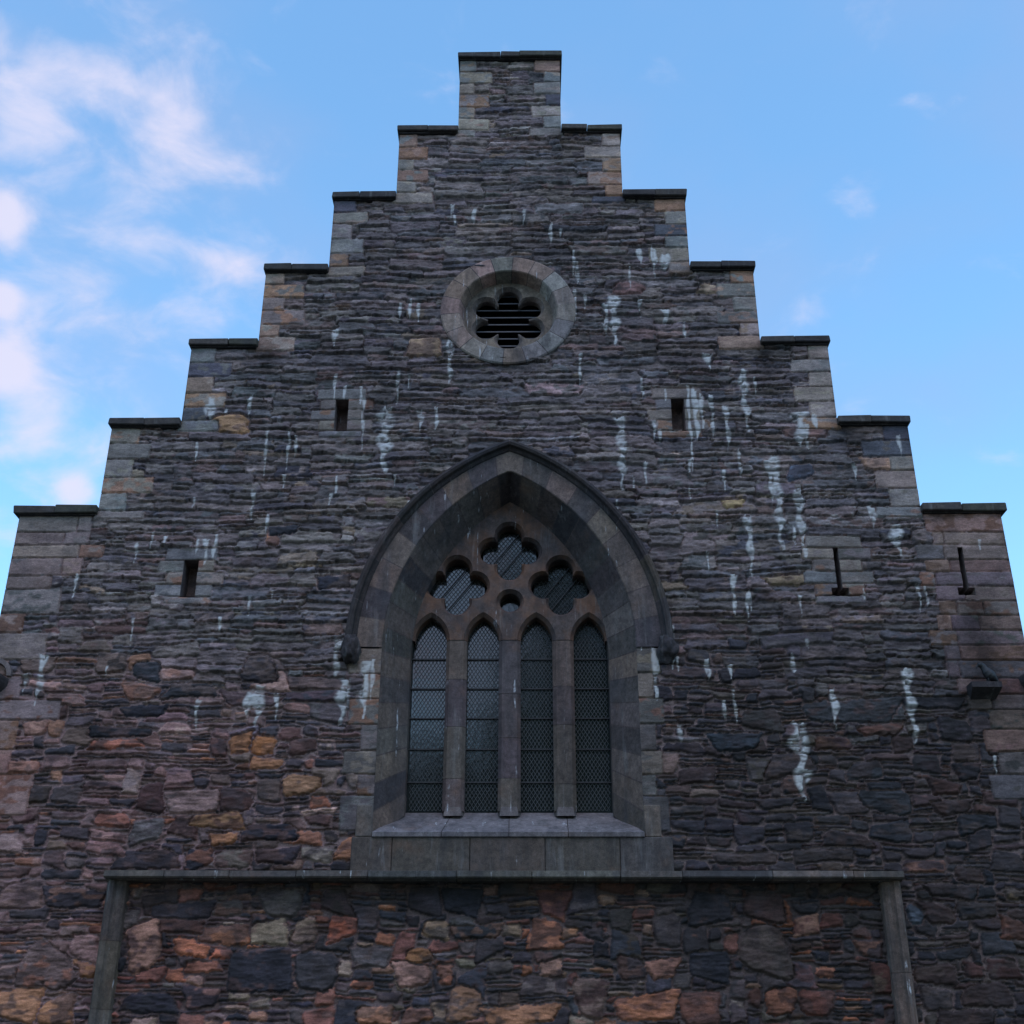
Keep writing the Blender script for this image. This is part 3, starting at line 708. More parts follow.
# splayed reveal: jambs and soffit
full = lambda a, zt, zb: interp(arch_path(a, zt - z_spring, z_spring, 40, zb, 12), ts2)
ts2, J2 = seg_path(None, 33, 4, .03)
z_side_b = z_sill_b
def full_path(f, dz0=0):
    a = a_ch + (a_in - a_ch) * f; zt = z_ch + (z_in - z_ch) * f; zb = z_sill_f + (z_sill_b - z_sill_f) * f - .09
    return arch_path(a, zt - z_spring, z_spring, 40, zb, 12)
B = []
for f, y in ((0, -.012), (.012, 0.0), (.33, TD * .33), (.66, TD * .66), (1, TD), (1, TD + .24)):
    B.append([(x, y, z) for x, z in interp(full_path(f), ts2)])
vc2 = vcols(len(ts2), J2, VD + VC[:2])
loft(mb, B, vc2)
win_o = mb.build('arched_window', M_dress, church)
# hood mould
mb = MB()
ts, J = seg_path(None, 12, 8, .01)
prof = [(0, .03, 0), (0, -.06, 0), (.02, -.115, 0), (.055, -.13, 0), (.085, -.115, 0), (.095, -.06, 0), (.13, -.045, 0), (.150, -.015, 0), (.150, .03, 0)]
cv_ = []
for off, y, _ in prof:
    f = off / .165
    a = a_hood_out - off; zt = z_hood_out + (z_hood_in - z_hood_out) * f
    cv_.append([(x, y, z) for x, z in interp(arch_path(a, zt - z_spring, z_spring, 40), ts)])
loft(mb, cv_, vcols(len(ts), J, [(.036, .033, .034), (.042, .038, .037), (.034, .033, .036), (.055, .046, .04)]))
mb.build('hood_mould', M_cope, win_o, smooth=False)
# label stops: weathered carved bosses
def blob(name, cx, cy, cz, rx, ry, rz, seed, mat, parent, colr, amp=.2, sub=4):
    bm = bmesh.new(); bmesh.ops.create_icosphere(bm, subdivisions=sub, radius=1)
    from mathutils import noise as mn
    for v in bm.verts:
        n = mn.fractal(v.co * 1.7 + Vector((seed, 0, 0)), 1, 2, 4); r_ = 1 + amp * n
        v.co = Vector((cx + v.co.x * rx * r_, cy + v.co.y * ry * r_, cz + v.co.z * rz * r_))
    m_ = MB(); bm.verts.index_update(); m_.add([v.co[:] for v in bm.verts], [[v.index for v in f.verts] for f in bm.faces], colr); bm.free()
    return m_.build(name, mat, parent, smooth=True)
for k, s in enumerate((-1, 1)):
    xx = wc + s * (a_hood_out - .085)
    blob('label_stop', xx, -.07, z_spring - .04, .115, .13, .17, 3.3 + k * 5, M_cope, win_o, (.035, .033, .036), .35)
# sill: weathered slope, lip and apron
mb = MB()
xa0, xa1 = P(351, 850)[0], P(673, 850)[0]
js = [wc - a_ch, P(442, 820)[0], P(509, 820)[0], P(568, 820)[0], wc + a_ch]
jsb = [wc - a_in, P(452, 810, TD)[0], P(509, 810, TD)[0], P(567, 810, TD)[0], wc + a_in]
for j in range(4):
    c = rnd.choice([(.155, .155, .165), (.175, .168, .17), (.15, .152, .165)])
    g_ = .004
    x0, x1, xb0, xb1 = js[j] + g_, js[j + 1] - g_, jsb[j] + g_, jsb[j + 1] - g_
    e = .055
    zs_ = z_sill_f + .0
    top = lambda f: z_sill_f + (z_sill_b - z_sill_f) * f
    mb.add([(x0, -.062, zs_ - .012), (x1, -.062, zs_ - .012), (xb1 + (.02 if j == 3 else 0), TD + .25, z_sill_b + .02), (xb0 - (.02 if j == 0 else 0), TD + .25, z_sill_b + .02)], [(0, 1, 2, 3)], c)
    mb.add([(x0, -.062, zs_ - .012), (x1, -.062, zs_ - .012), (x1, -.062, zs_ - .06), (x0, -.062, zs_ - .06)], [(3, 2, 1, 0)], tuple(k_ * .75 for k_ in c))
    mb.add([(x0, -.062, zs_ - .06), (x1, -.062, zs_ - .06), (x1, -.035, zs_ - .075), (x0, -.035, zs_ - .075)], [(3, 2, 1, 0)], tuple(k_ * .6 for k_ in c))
mb.add([(wc - a_ch, -.05, z_sill_f - .025), (wc + a_ch, -.05, z_sill_f - .025), (wc + a_in, TD + .25, z_sill_b), (wc - a_in, TD + .25, z_sill_b)], [(0, 1, 2, 3)], (.06, .055, .055))
cuts = [xa0, P(392, 850)[0], P(470, 850)[0], P(545, 850)[0], P(620, 850)[0], xa1]
for a, b2 in zip(cuts[:-1], cuts[1:]):
    mb.box(a + .003, b2 - .003, -.035 + rnd.uniform(-.004, .004), .3, PANEL[2] - .03, z_sill_f - .06, rnd.choice([(.07, .066, .058), (.066, .063, .062), (.078, .068, .06)]), .008)
# end blocks rising beside the slope
for s in (-1, 1):
    x_in = wc + s * a_ch; x_out = wc + s * (a_ch + .19)
    mb.box(min(x_in, x_out), max(x_in, x_out), -.034, .2, z_sill_f - .06, z_sill_f + .30, (.12, .105, .088) if s > 0 else (.105, .098, .09), .012)
mb.build('sill', M_dress, win_o)

# ---- tracery plate
def poly_curve_mesh(name, polys, extr, bev, mat, parent, ycen, colr, cellcol=None):
    cu = bpy.data.curves.new(name, 'CURVE'); cu.dimensions = '2D'; cu.fill_mode = 'BOTH'
    cu.extrude = extr; cu.bevel_depth = bev; cu.bevel_resolution = 1
    for k, p in enumerate(polys):
        # outer outline counter-clockwise, holes clockwise
        area = sum(a[0] * b_[1] - b_[0] * a[1] for a, b_ in zip(p, p[1:] + p[:1]))
        want = 1 if k == 0 else -1
        if area * want < 0: p = p[::-1]
        sp = cu.splines.new('POLY'); sp.points.add(len(p) - 1); sp.use_cyclic_u = True
        for pt, (x, z) in zip(sp.points, p): pt.co = (x, z, 0, 1)
    ob = bpy.data.objects.new('tmp', cu); col.objects.link(ob)
    dg = bpy.context.evaluated_depsgraph_get(); m_ = bpy.data.meshes.new_from_object(ob.evaluated_get(dg))
    bpy.data.objects.remove(ob)
    m_.transform(Matrix.Translation((0, ycen, 0)) @ Matrix.Rotation(math.pi / 2, 4, 'X'))
    a = m_.color_attributes.new('Col', 'FLOAT_COLOR', 'CORNER')
    cc = []
    for f in m_.polygons:
        c_ = colr if cellcol is None else cellcol(f.center); cc += [c_[0] * 1.11, c_[1] * .95, c_[2] * .92, 1] * f.loop_total
    a.data.foreach_set('color', cc)
    m_.materials.clear()
    return link(name, m_, mat, parent)
def foil(cx, cz, n, cd, lr, core, rot=90, m=96, kz=1.0):
    pts_ = []
    for i in range(m):
        ph = 2 * math.pi * i / m; r_ = core
        for k in range(n):
            dl = ph - R(rot) - 2 * math.pi * k / n
            s2 = lr * lr - (cd * math.sin(dl)) ** 2
            if math.cos(dl) > 0 and s2 > 0: r_ = max(r_, cd * math.cos(dl) + math.sqrt(s2))
        pts_.append((cx + r_ * math.cos(ph), cz + r_ * math.sin(ph) * kz))
    return pts_
LC = [P(u, 640, TD)[0] for u in (430.5, 483, 536.5, 589.5)]
LW = .24; L_AP = P(509, 612, TD)[1]; L_SP = L_AP - .37
print('lights', LC, L_AP, L_SP, z_in)
def small_arch(cx, a, rise, zs, n=14):
    rr = (a * a + rise * rise) / (2 * a); th = math.acos((rr - a) / rr)
    h = [(cx - (-(rr - a) + rr * math.cos(th * j / n)), zs + rr * math.sin(th * j / n)) for j in range(n + 1)]
    return h + [(2 * cx - x, z) for x, z in reversed(h[:-1])]
outl = arch_path(a_in + .005, z_in - z_spring, z_spring, 30)    # right springing over the apex to the left
outl = [(wc + a_in + .005, L_SP)] + outl + [(wc - a_in - .005, L_SP)]
for c in LC: outl += small_arch(c, LW, .37, L_SP)
top_c = P(509.5, 551, TD); fl_c = P(457, 585, TD); fr_c = P(561, 585, TD); sm_c = P(510, 601, TD)
holes = [foil(*top_c, 4, .225, .195, .262, m=128), foil(*fl_c, 4, .225, .195, .262, m=128), foil(*fr_c, 4, .225, .195, .262, m=128),
         [(sm_c[0] + .175 * math.cos(i * math.pi / 16), sm_c[1] + .165 * math.sin(i * math.pi / 16)) for i in range(32)]]
# the outline of the plate follows springing; below it the plate ends in the cusps between lights
plate = poly_curve_mesh('tracery', [outl] + holes, 0.0, 0.0, M_trac, win_o, TD, (.085, .075, .072))
def chamfer_hole(mbb, f0, f1, y0, d, depth, cf, closed=True):
    a = [(x, y0, z) for x, z in f0]; b_ = [(x, y0 + d, z) for x, z in f1]; c_ = [(x, y0 + depth, z) for x, z in f1]
    loft(mbb, [a, b_, c_], [cf], closed=closed)
mb = MB(); CH = .045
for (cx_, cz_) in (top_c, fl_c, fr_c):
    chamfer_hole(mb, foil(cx_, cz_, 4, .225, .195, .262, m=128), foil(cx_, cz_, 4, .22, .162, .222, m=128), TD, .06, .26, (.07, .06, .06))
chamfer_hole(mb, holes[3], [(sm_c[0] + (x - sm_c[0]) * .75, sm_c[1] + (z - sm_c[1]) * .75) for x, z in holes[3]], TD, .06, .26, (.06, .05, .05))
for c in LC:
    chamfer_hole(mb, small_arch(c, LW, .37, L_SP), small_arch(c, LW - .042, .32, L_SP), TD, .05, .26, (.065, .058, .058), closed=False)
mb.build('tracery_reveal', M_trac, win_o)
# mullions and their bases
mz0 = z_sill_b - .02
for j in range(3):
    xm = (LC[j] + LC[j + 1]) / 2; wf = (LC[j + 1] - LC[j]) / 2 - LW; wb = wf + .042
    mb = MB(); z = L_SP; yf = TD + .008
    prof_ = [(-wb, yf + .2), (-wb, yf + .045), (-wf, yf), (wf, yf), (wb, yf + .045), (wb, yf + .2)]
    while z > mz0 + .02:
        h = rnd.uniform(.4, .75)
        if z - h < mz0 + .25: h = z - mz0
        c = jit(rnd.choice([(.085, .076, .08), (.075, .068, .072), (.10, .09, .08), (.08, .068, .068)]), .12)
        ring_b = [(xm + x, y, z - h + .003) for x, y in prof_]; ring_t = [(xm + x, y, z - .003) for x, y in prof_]
        for a_ in range(5): mb.add([ring_b[a_], ring_b[a_ + 1], ring_t[a_ + 1], ring_t[a_]], [(0, 1, 2, 3)], c)
        mb.add(ring_t, [tuple(range(6))], c); mb.add(ring_b, [tuple(range(5, -1, -1))], c)
        z -= h
    pj = [(xm + x * .96, y + .004) for x, y in prof_]
    for a_ in range(5): mb.add([(*pj[a_], mz0), (*pj[a_ + 1], mz0), (*pj[a_ + 1], L_SP), (*pj[a_], L_SP)], [(0, 1, 2, 3)], (.06, .055, .055))
    # splayed foot standing on the sill
    mb.add([(xm - wb - .015, TD + .21, mz0 - .02), (xm - wf - .015, TD - .05, mz0 - .07), (xm + wf + .015, TD - .05, mz0 - .07), (xm + wb + .015, TD + .21, mz0 - .02),
            (xm - wb, TD + .21, mz0 + .05), (xm - wf, TD + .01, mz0 + .05), (xm + wf, TD + .01, mz0 + .05), (xm + wb, TD + .21, mz0 + .05)],
           [(0, 1, 5, 4), (1, 2, 6, 5), (2, 3, 7, 6), (4, 5, 6, 7)], (.11, .105, .105))
    mb.build('mullion', M_dress, win_o)
# side shafts against the jamb
# glass, bars and wire guards
YG = TD + .21
def slab(name, x0, x1, z0, z1, y, mat, parent, th=.012):
    m_ = MB(); m_.box(x0, x1, y, y + th, z0, z1, (.02, .02, .02)); return m_.build(name, mat, parent)
def guard(name, x0, x1, z0, z1, y, px_, pz_, w, parent):
    m_ = MB(); sl_ = pz_ / px_
    for sgn in (1, -1):
        # lines z = c + sgn*sl*(x-x0)
        span = sl_ * (x1 - x0); c = z0 - (span if sgn > 0 else 0); cmax = z1 + (0 if sgn > 0 else span)
        while c < cmax:
            # clip to the rectangle
            pts2 = []
            xa_, xb_ = x0, x1
            za, zb2 = c, c + sgn * span
            t0, t1 = 0.0, 1.0
            dz = zb2 - za
            for lim, hi_ in ((z0, False), (z1, True)):
                tt_ = (lim - za) / dz
                if (dz > 0) != hi_: t0 = max(t0, tt_)
                else: t1 = min(t1, tt_)
            if t1 - t0 > .01:
                ax, az = x0 + t0 * (x1 - x0), za + t0 * dz; bx, bz = x0 + t1 * (x1 - x0), za + t1 * dz
                L2 = math.hypot(bx - ax, bz - az); ox, oz = -(bz - az) / L2 * w / 2, (bx - ax) / L2 * w / 2; yo = y + (.003 if sgn > 0 else 0)
                m_.add([(ax + ox, yo, az + oz), (bx + ox, yo, bz + oz), (bx - ox, yo, bz - oz), (ax - ox, yo, az - oz),
                        (ax + ox, yo + w, az + oz), (bx + ox, yo + w, bz + oz), (bx - ox, yo + w, bz - oz), (ax - ox, yo + w, az - oz)],
                       [(0, 1, 2, 3), (7, 6, 5, 4), (0, 4, 5, 1), (3, 2, 6, 7)], (.1, .1, .1))
            c += pz_
    return m_.build(name, M_wire, parent)
for c in LC:
    x0, x1 = c - LW - .005, c + LW + .005
    gl = slab('glass_pane', x0, x1, z_sill_b - .02, L_AP + .03, YG, M_glass, win_o)
    guard('wire_guard', c - LW + .03, c + LW - .03, z_sill_b + .02, L_AP - .03, YG - .012, .046, .074, .0065, win_o)
    zz = z_sill_b + .42
    for k in range(5):
        zb5 = P(509, (660, 689.5, 719, 750, 783)[k], YG)[1]
        m_ = MB(); m_.box(x0, x1, YG - .035, YG - .020, zb5 - .007, zb5 + .007, (.02, .02, .02)); m_.build('saddle_bar', M_iron, win_o)
for k, (cx_, cz_) in enumerate((top_c, fl_c, fr_c)):
    slab('glass_pane', cx_ - .345, cx_ + .345, cz_ - .345, cz_ + .345, YG + .02, M_glass, win_o)
    guard('wire_guard', cx_ - .32, cx_ + .32, cz_ - .33, cz_ + .33, YG + .006, .055, .07, .005, win_o)
    m_ = MB()
    for off in (-.09, .13):
        ax, az, bx, bz = cx_ - .3 + off, cz_ - .33, cx_ + .22 + off, cz_ + .33
        L2 = math.hypot(bx - ax, bz - az); ox, oz = -(bz - az) / L2 * .004, (bx - ax) / L2 * .004
        y_ = YG - .03
        m_.add([(ax + ox, y_, az + oz), (bx + ox, y_, bz + oz), (bx - ox, y_, bz - oz), (ax - ox, y_, az - oz), (ax + ox, y_ + .015, az + oz), (bx + ox, y_ + .015, bz + oz), (bx - ox, y_ + .015, bz - oz), (ax - ox, y_ + .015, az - oz)],
               [(3, 2, 1, 0), (4, 5, 6, 7), (0, 1, 5, 4), (2, 3, 7, 6)], (.02, .02, .02))
    m_.build('saddle_bar', M_iron, win_o)
slab('glass_pane', sm_c[0] - .17, sm_c[0] + .17, sm_c[1] - .17, sm_c[1] + .17, YG + .02, M_glass, win_o)

# ---- round window
mb = MB()
ts, J = seg_path(None, 18, 6, .02)
def ringc(r_, y, ph0=.1): return [(rc[0] + r_ * math.cos(ph0 + 2 * math.pi * t_), y, rc[1] + r_ * RZK * math.sin(ph0 + 2 * math.pi * t_)) for t_ in ts]
RC_ = [(.235, .21, .185), (.21, .20, .19), (.25, .21, .17), (.19, .195, .195), (.24, .185, .155), (.215, .21, .195)]
rcol = vcols(len(ts), J, RC_)
RD = .17; r_open = .67
loft(mb, [ringc(ROSE_R, .03), ringc(ROSE_R, -.03), ringc(ROSE_R - .02, -.045), ringc(r_open + .015, -.045), ringc(r_open, -.03), ringc(.615, RD), ringc(.6, RD + .2)], rcol, closed=True)
rose = mb.build('round_window', M_dress, church)
circ = [(rc[0] + .64 * math.cos(i * math.pi / 36), rc[1] + .64 * RZK * math.sin(i * math.pi / 36)) for i in range(72)]
fo = foil(rc[0], rc[1], 6, .355, .195, .33, 90, 180, RZK); fi = foil(rc[0], rc[1], 6, .35, .155, .285, 90, 180, RZK)
fp = poly_curve_mesh('foil_plate', [circ, fo], 0, 0, M_dress, rose, RD, (.175, .16, .13))
mb = MB(); chamfer_hole(mb, fo, fi, RD, .06, .16, (.13, .12, .11)); mb.build('foil_reveal', M_dress, rose)
for k in range(9):
    z = rc[1] - .5 + k * .118
    m_ = MB(); y0 = RD + .14
    m_.add([(rc[0] - .6, y0, z), (rc[0] + .6, y0, z), (rc[0] + .6, y0 + .15, z + .09), (rc[0] - .6, y0 + .15, z + .09), (rc[0] - .6, y0 - .0, z + .018), (rc[0] + .6, y0 - .0, z + .018), (rc[0] + .6, y0 + .15, z + .108), (rc[0] - .6, y0 + .15, z + .108)],
           [(3, 2, 1, 0), (4, 5, 6, 7), (0, 1, 5, 4), (2, 3, 7, 6)], (.05, .05, .05))
    m_.build('louvre', M_louvre, rose)

# ---- slit windows
for (x0, x1, z0, z1, dep, foot) in SLITS:
    mb = MB(); c = (.17, .15, .14); y0 = -.012
    f = .075 if foot else 0; zf = z0 - (SL_FOOT if foot else 0)
    if not foot:
        mb.add([(x0, y0, z0), (x0, dep, z0), (x0, dep, z1), (x0, y0, z1)], [(0, 1, 2, 3)], (.12, .115, .12))
        mb.add([(x1, y0, z0), (x1, dep, z0), (x1, dep, z1), (x1, y0, z1)], [(3, 2, 1, 0)], (.14, .11, .105))
        mb.add([(x0, y0, z1), (x1, y0, z1), (x1, dep, z1), (x0, dep, z1)], [(0, 1, 2, 3)], c)
        mb.add([(x0, y0, z0), (x1, y0, z0), (x1, dep, z0 + .1), (x0, dep, z0 + .1)], [(0, 1, 2, 3)], (.22, .21, .2))
    else:
        for X, s in ((x0, -1), (x1, 1)):
            mb.add([(X, y0, z0), (X, dep, z0), (X, dep, z1), (X, y0, z1)], [(0, 1, 2, 3)], c)
            mb.add([(X, y0, z0), (X + s * f, y0, z0), (X + s * f, dep, z0), (X, dep, z0)], [(0, 1, 2, 3)], c)
            mb.add([(X + s * f, y0, zf), (X + s * f, dep, zf), (X + s * f, dep, z0), (X + s * f, y0, z0)], [(0, 1, 2, 3)], c)
        mb.add([(x0, y0, z1), (x1, y0, z1), (x1, dep, z1), (x0, dep, z1)], [(0, 1, 2, 3)], c)
        mb.add([(x0 - f, y0, zf), (x1 + f, y0, zf), (x1 + f - .02, .3, z0), (x0 - f + .02, .3, z0)], [(0, 1, 2, 3)], (.2, .19, .185))
    so = mb.build('slit_window', M_dress, church)
    m_ = MB(); m_.box(x0 - f - .02, x1 + f + .02, dep, dep + .04, zf - .02, z1 + .02, (.17, .13, .115) if not foot else (.05, .05, .05)); m_.build('infill_or_dark_back', M_dress if not foot else M_dark, so)  # footed slits get a near-black back painted as unlit depth

# ---- frame of the blind panel: moulded string and upright fillets
mb = MB(); x0, x1, zt = PANEL
FC = [(.085, .086, .08), (.075, .076, .074), (.095, .092, .083)]
pr = [(.02, .0), (-.10, -.018), (-.19, -.034), (-.195, -.095), (-.175, -.112), (-.12, -.112), (-.10, -.125), (.0, -.128), (.10, -.13)]
cuts = [x0 - .02]
while cuts[-1] < x1 - .9: cuts.append(cuts[-1] + rnd.uniform(.6, 1.0))
cuts.append(x1 + .02)
for a, b2 in zip(cuts[:-1], cuts[1:]):
    c = jit(rnd.choice(FC), .1); dd = rnd.uniform(-.004, .004)
    A = [(a + .004, y + dd, zt + z + dd) for y, z in pr]; Bq = [(b2 - .004, y + dd, zt + z + dd) for y, z in pr]
    for k in range(len(pr) - 1): mb.add([A[k], Bq[k], Bq[k + 1], A[k + 1]], [(3, 2, 1, 0)], c)
    mb.add(A, [tuple(range(len(pr)))], c); mb.add(Bq, [tuple(range(len(pr) - 1, -1, -1))], c)
frame_o = mb.build('panel_frame', M_dress, church)
for s, xe in ((1, x0), (-1, x1)):
    mb = MB(); z = zt - .125
    pu = [(.0, .03), (.0, -.07), (.03, -.105), (.08, -.105), (.10, -.075), (.125, -.06), (.17, -.055), (.20, -.03), (.215, .08)]
    while z > .02:
        h = min(rnd.uniform(.6, 1.0), z)
        c = jit(rnd.choice([(.066, .058, .048), (.056, .053, .048), (.078, .066, .054)]), .12)
        A = [(xe + s * x, y, z - h + .004) for x, y in pu]; Bq = [(xe + s * x, y, z) for x, y in pu]
        for k in range(len(pu) - 1): mb.add([A[k], A[k + 1], Bq[k + 1], Bq[k]], [(0, 1, 2, 3)], c)
        z -= h
    mb.build('upright', M_dress, frame_o)

# ---- stone waterspouts at the corners and the ledge under the right slit
def spout(cx, cz, w, h, proj_, name='waterspout'):
    m_ = MB(); n = 10; secs = []
    for (y, k) in ((.05, 1.0), (-.05, 1.0), (-proj_ * .6, .92), (-proj_ * .93, .85), (-proj_, .7)):
        ring_ = []
        for i in range(n + 1):
            ph = math.pi + math.pi * i / n; ring_.append((cx + w / 2 * k * math.cos(ph), y, cz + h * k * math.sin(ph)))
        ring_ += [(cx + w / 2 * k * .98, y, cz + .03), (cx + w / 2 * k * .6, y, cz + .03), (cx + w / 2 * k * .45, y, cz - .03 * k), (cx - w / 2 * k * .45, y, cz - .03 * k), (cx - w / 2 * k * .6, y, cz + .03), (cx - w / 2 * k * .98, y, cz + .03)]
        secs.append(ring_)
    q_ = len(secs[0])
    for a_, b_ in zip(secs[:-1], secs[1:]):
        for k in range(q_): m_.add([a_[k], a_[(k + 1) % q_], b_[(k + 1) % q_], b_[k]], [(0, 1, 2, 3)], (.05, .047, .05))
    m_.add(secs[-1], [tuple(range(q_))], (.05, .047, .05))
    return m_.build(name, M_cope, church)
lx0, lz = P(974, 691); LEDW = .36
LEDGE = (lx0 + .085, lz + .02)
mb = MB(); lw = .175; ly = -.21
mb.add([(LEDGE[0] - lw, .03, LEDGE[1] + .03), (LEDGE[0] + lw, .03, LEDGE[1] + .03), (LEDGE[0] + lw, ly, LEDGE[1] + .03), (LEDGE[0] - lw, ly, LEDGE[1] + .03),
        (LEDGE[0] - lw, ly, LEDGE[1] - .035), (LEDGE[0] + lw, ly, LEDGE[1] - .035), (LEDGE[0] + lw * .8, .03, LEDGE[1] - .15), (LEDGE[0] - lw * .8, .03, LEDGE[1] - .15),
        (LEDGE[0] + lw, .03, LEDGE[1] - .035), (LEDGE[0] - lw, .03, LEDGE[1] - .035)],
       [(3, 2, 1, 0), (3, 4, 5, 2), (4, 7, 6, 5), (2, 5, 8, 1), (5, 6, 8), (0, 9, 4, 3), (9, 7, 4)], (.035, .032, .036))
mb.build('waterspout', M_cope, church)
for u, v in ((-5, 682), (1033, 680)):
    xx, zz = P(u, v); spout(xx, zz, .34, .16, .3)
    # small round-headed hood over the outlet
    if u > 500: continue
    m_ = MB(); sec = []
    for rr_, y in ((.20, .02), (.20, -.06), (.15, -.07), (.13, .02)):
        sec.append([(xx + rr_ * math.cos(math.pi * i / 12), y, zz + .06 + rr_ * 1.1 * math.sin(math.pi * i / 12)) for i in range(13)])
    loft(m_, sec, [(.12, .11, .11)]); m_.build('outlet_hood', M_dress, church)

# ---- nave behind the gable (its roof stays below the crow steps)
mb = MB()
NL = 22
for s in (-1, 1):
    mb.box(min(s * 5.4, s * 6.0), max(s * 5.4, s * 6.0), GT, NL, 0, 7.6, (.1, .095, .1))
mb.box(-5.4, 5.4, NL - .5, NL, 0, 7.6, (.1, .095, .1))
mb.add([(-5.4, NL - .1, 7.6), (5.4, NL - .1, 7.6), (0, NL - .1, 14.9)], [(0, 1, 2)], (.1, .095, .1))
mb.build('nave_wall', M_dress, church)
mb = MB()
for s in (-1, 1):
    mb.add([(s * 6.3, GT, 7.2), (s * 6.3, NL + .2, 7.2), (0, NL + .2, 15.3), (0, GT, 15.3), (s * 6.3, GT, 7.0), (s * 6.3, NL + .2, 7.0), (0, NL + .2, 15.1), (0, GT, 15.1)],
           [(0, 1, 2, 3), (4, 5, 6, 7), (0, 1, 5, 4), (1, 2, 6, 5), (0, 3, 7, 4)], (.07, .07, .08))
mb.build('roof', M_slate, church)
# black backing painted as unlit depth behind the openings, inside the wall thickness
mb = MB(); mb.box(wc - 2.0, wc + 2.0, GT - .03, GT - .01, z_apron - .2, z_hood_out + .2); mb.box(rc[0] - 1, rc[0] + 1, GT - .03, GT - .01, rc[1] - 1, rc[1] + 1)
mb.build('dark_backing', M_dark, church)

# ------------------------------------------------------------------ bird on the ledge
bx_, bz_ = LEDGE[0] + .03, LEDGE[1] + .035; BY = -.14
mb = MB(); BS = 0.98
path = [(.135, .010, .010, .008), (.11, .035, .024, .018), (.075, .068, .042, .038), (.045, .100, .047, .044), (.015, .140, .041, .038), (-.005, .178, .028, .027), (-.02, .205, .025, .025), (-.042, .223, .027, .025), (-.066, .220, .019, .017), (-.078, .210, .009, .009), (-.092, .190, .006, .006), (-.098, .172, .002, .002)]
path = [(a_ * BS, (b_ - .03) * BS + .03, c_ * BS * 1.4, d_ * BS * 1.5) for a_, b_, c_, d_ in path]
secs = []; K = 22
for i, (dx, dz, rw, rh) in enumerate(path):
    a = path[max(i - 1, 0)]; b2 = path[min(i + 1, len(path) - 1)]; tx, tz = b2[0] - a[0], b2[1] - a[1]; l = math.hypot(tx, tz); nx_, nz2 = -tz / l, tx / l
    secs.append([(bx_ + dx + nx_ * rh * math.sin(2 * math.pi * k / K), BY + rw * math.cos(2 * math.pi * k / K), bz_ + dz + nz2 * rh * math.sin(2 * math.pi * k / K)) for k in range(K)])
for a_, b_ in zip(secs[:-1], secs[1:]):
    for k in range(K): mb.add([a_[k], a_[(k + 1) % K], b_[(k + 1) % K], b_[k]], [(0, 1, 2, 3)], (.03, .03, .035))
mb.add(secs[0], [tuple(range(K))]); mb.add(secs[-1], [tuple(range(K))])
for s in (-1, 1):     # legs reach down to the ledge
    for seg in (((.02, .075), (.012, .0)),):
        (ax, az), (bx2, bz2) = seg; w_ = .006
        mb.box(bx_ + .008, bx_ + .022, BY + s * .024 - w_, BY + s * .024 + w_, bz_ - .006, bz_ + .08, (.05, .03, .03))
    mb.box(bx_ - .028, bx_ + .03, BY + s * .024 - .012, BY + s * .024 + .012, bz_ - .006, bz_ + .003, (.05, .03, .03))
bird = mb.build('bird', M_bird, None, smooth=True)
tag(bird, 'small dark bird perched on a stone spout at the right of the gable', 'bird')

# ------------------------------------------------------------------ ground and the trees across the churchyard
mb = MB(); n = 60; S = 900
vs = []; 
for j in range(n + 1):
    for i in range(n + 1):
        x = (i / n * 2 - 1); y = (j / n * 2 - 1); x = S * x * abs(x); y = S * y * abs(y)
        z = -.02 + .05 * math.sin(x * .21) * math.sin(y * .17) if abs(x) < 60 and abs(y) < 60 else -.02
        vs.append((x, y, z))
mb.add(vs, [(j * (n + 1) + i, j * (n + 1) + i + 1, (j + 1) * (n + 1) + i + 1, (j + 1) * (n + 1) + i) for j in range(n) for i in range(n)])
mb.f = [f for f in mb.f]; mb.c = [(.05, .07, .03)] * len(mb.f)
ground = mb.build('ground', M_grass); tag(ground, kind='structure')

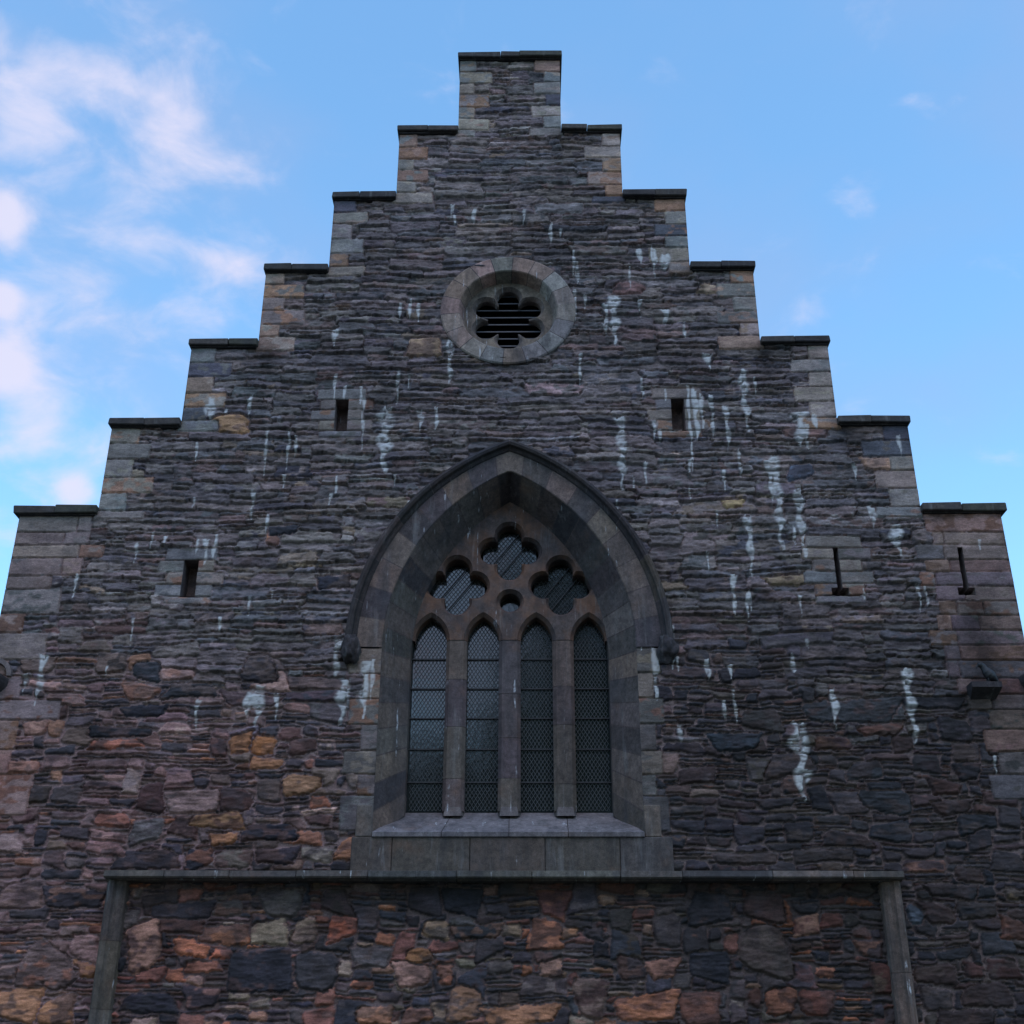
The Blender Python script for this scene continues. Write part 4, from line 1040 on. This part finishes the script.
def make_tree(seed, H_, W_):
    rt = random.Random(seed); root = empty('broadleaf_tree')
    bm = bmesh.new()
    def tube(a, b2, r0, r1, k=8):
        d_ = (b2 - a).normalized(); o_ = d_.orthogonal().normalized(); p_ = d_.cross(o_)
        A_ = [bm.verts.new(a + (o_ * math.cos(2 * math.pi * i / k) + p_ * math.sin(2 * math.pi * i / k)) * r0) for i in range(k)]
        B_ = [bm.verts.new(b2 + (o_ * math.cos(2 * math.pi * i / k) + p_ * math.sin(2 * math.pi * i / k)) * r1) for i in range(k)]
        for i in range(k): bm.faces.new((A_[i], A_[(i + 1) % k], B_[(i + 1) % k], B_[i]))
    tips = []; base = Vector((0, 0, -.1)); top = Vector((rt.uniform(-.3, .3), rt.uniform(-.3, .3), H_ * .35)); tube(base, top, .45, .3); p = top
    up = Vector((.2, -.1, H_ * .8)); tube(top, up, .3, .07)
    for i in range(16):
        f = rt.uniform(.0, .85); s_ = top.lerp(up, f); an = i * 2.4 + rt.uniform(-.3, .3); ln = W_ * (1 - f * .55) * rt.uniform(.6, 1)
        e = s_ + Vector((math.cos(an) * ln, math.sin(an) * ln, ln * rt.uniform(.25, .8))); m_ = s_.lerp(e, .5) + Vector((0, 0, -.1)); tube(s_, m_, .15 * (1 - f * .5), .09); tube(m_, e, .09, .03)
        tips += [e, m_.lerp(e, .4), m_.lerp(e, .7) + Vector((rt.uniform(-1, 1), rt.uniform(-1, 1), rt.uniform(0, 1)))]
    tips += [up, up + Vector((0, 0, .8))]
    tm = bpy.data.meshes.new('trunk'); bm.to_mesh(tm); bm.free(); link('trunk', tm, M_bark, root)
    V, Fc = [], []
    for tp in tips:
        for c in range(4):
            cc = tp + Vector((rt.gauss(0, .9), rt.gauss(0, .9), rt.gauss(0, .7)))
            for l in range(50):
                p_ = cc + Vector((rt.gauss(0, .42), rt.gauss(0, .42), rt.gauss(0, .32))); sz = rt.uniform(.12, .24)
                u_ = Vector((rt.gauss(0, 1), rt.gauss(0, 1), rt.gauss(0, .6))).normalized(); w_ = u_.orthogonal().normalized()
                b0 = len(V); V += [p_ - u_ * sz, p_ + w_ * sz * .55, p_ + u_ * sz, p_ - w_ * sz * .55]; Fc.append((b0, b0 + 1, b0 + 2, b0 + 3))
    cmesh = bpy.data.meshes.new('crown'); cmesh.from_pydata([v[:] for v in V], [], Fc); link('crown', cmesh, M_leaf, root)
    return root
T0 = make_tree(3, 15, 5.5)
spots = [((-8.5, -37, 0), 1.12, 0, 'broad leafy tree across the churchyard behind the viewer, to the left'), ((-.5, -39, 0), 1.3, 1.3, 'leafy tree straight across the churchyard behind the viewer'),
         ((6.0, -33, 0), 1.65, 2.5, 'tall leafy tree across the churchyard behind the viewer, to the right'), ((17, -31, 0), 1.5, 4.0, 'second tall leafy tree at the right end of the churchyard row'), ((-20, -34, 0), 1.15, 5.1, 'leafy tree at the left end of the churchyard row')]
for i, (loc, sc, rz, lb) in enumerate(spots):
    if i == 0: o = T0
    else:
        o = T0.copy(); col.objects.link(o)
        for ch in T0.children:
            c2 = ch.copy(); col.objects.link(c2); c2.parent = o
    o.location = loc; o.scale = (sc, sc, sc); o.rotation_euler.z = rz
    tag(o, lb, 'tree', 'trees across the churchyard')
print('done')
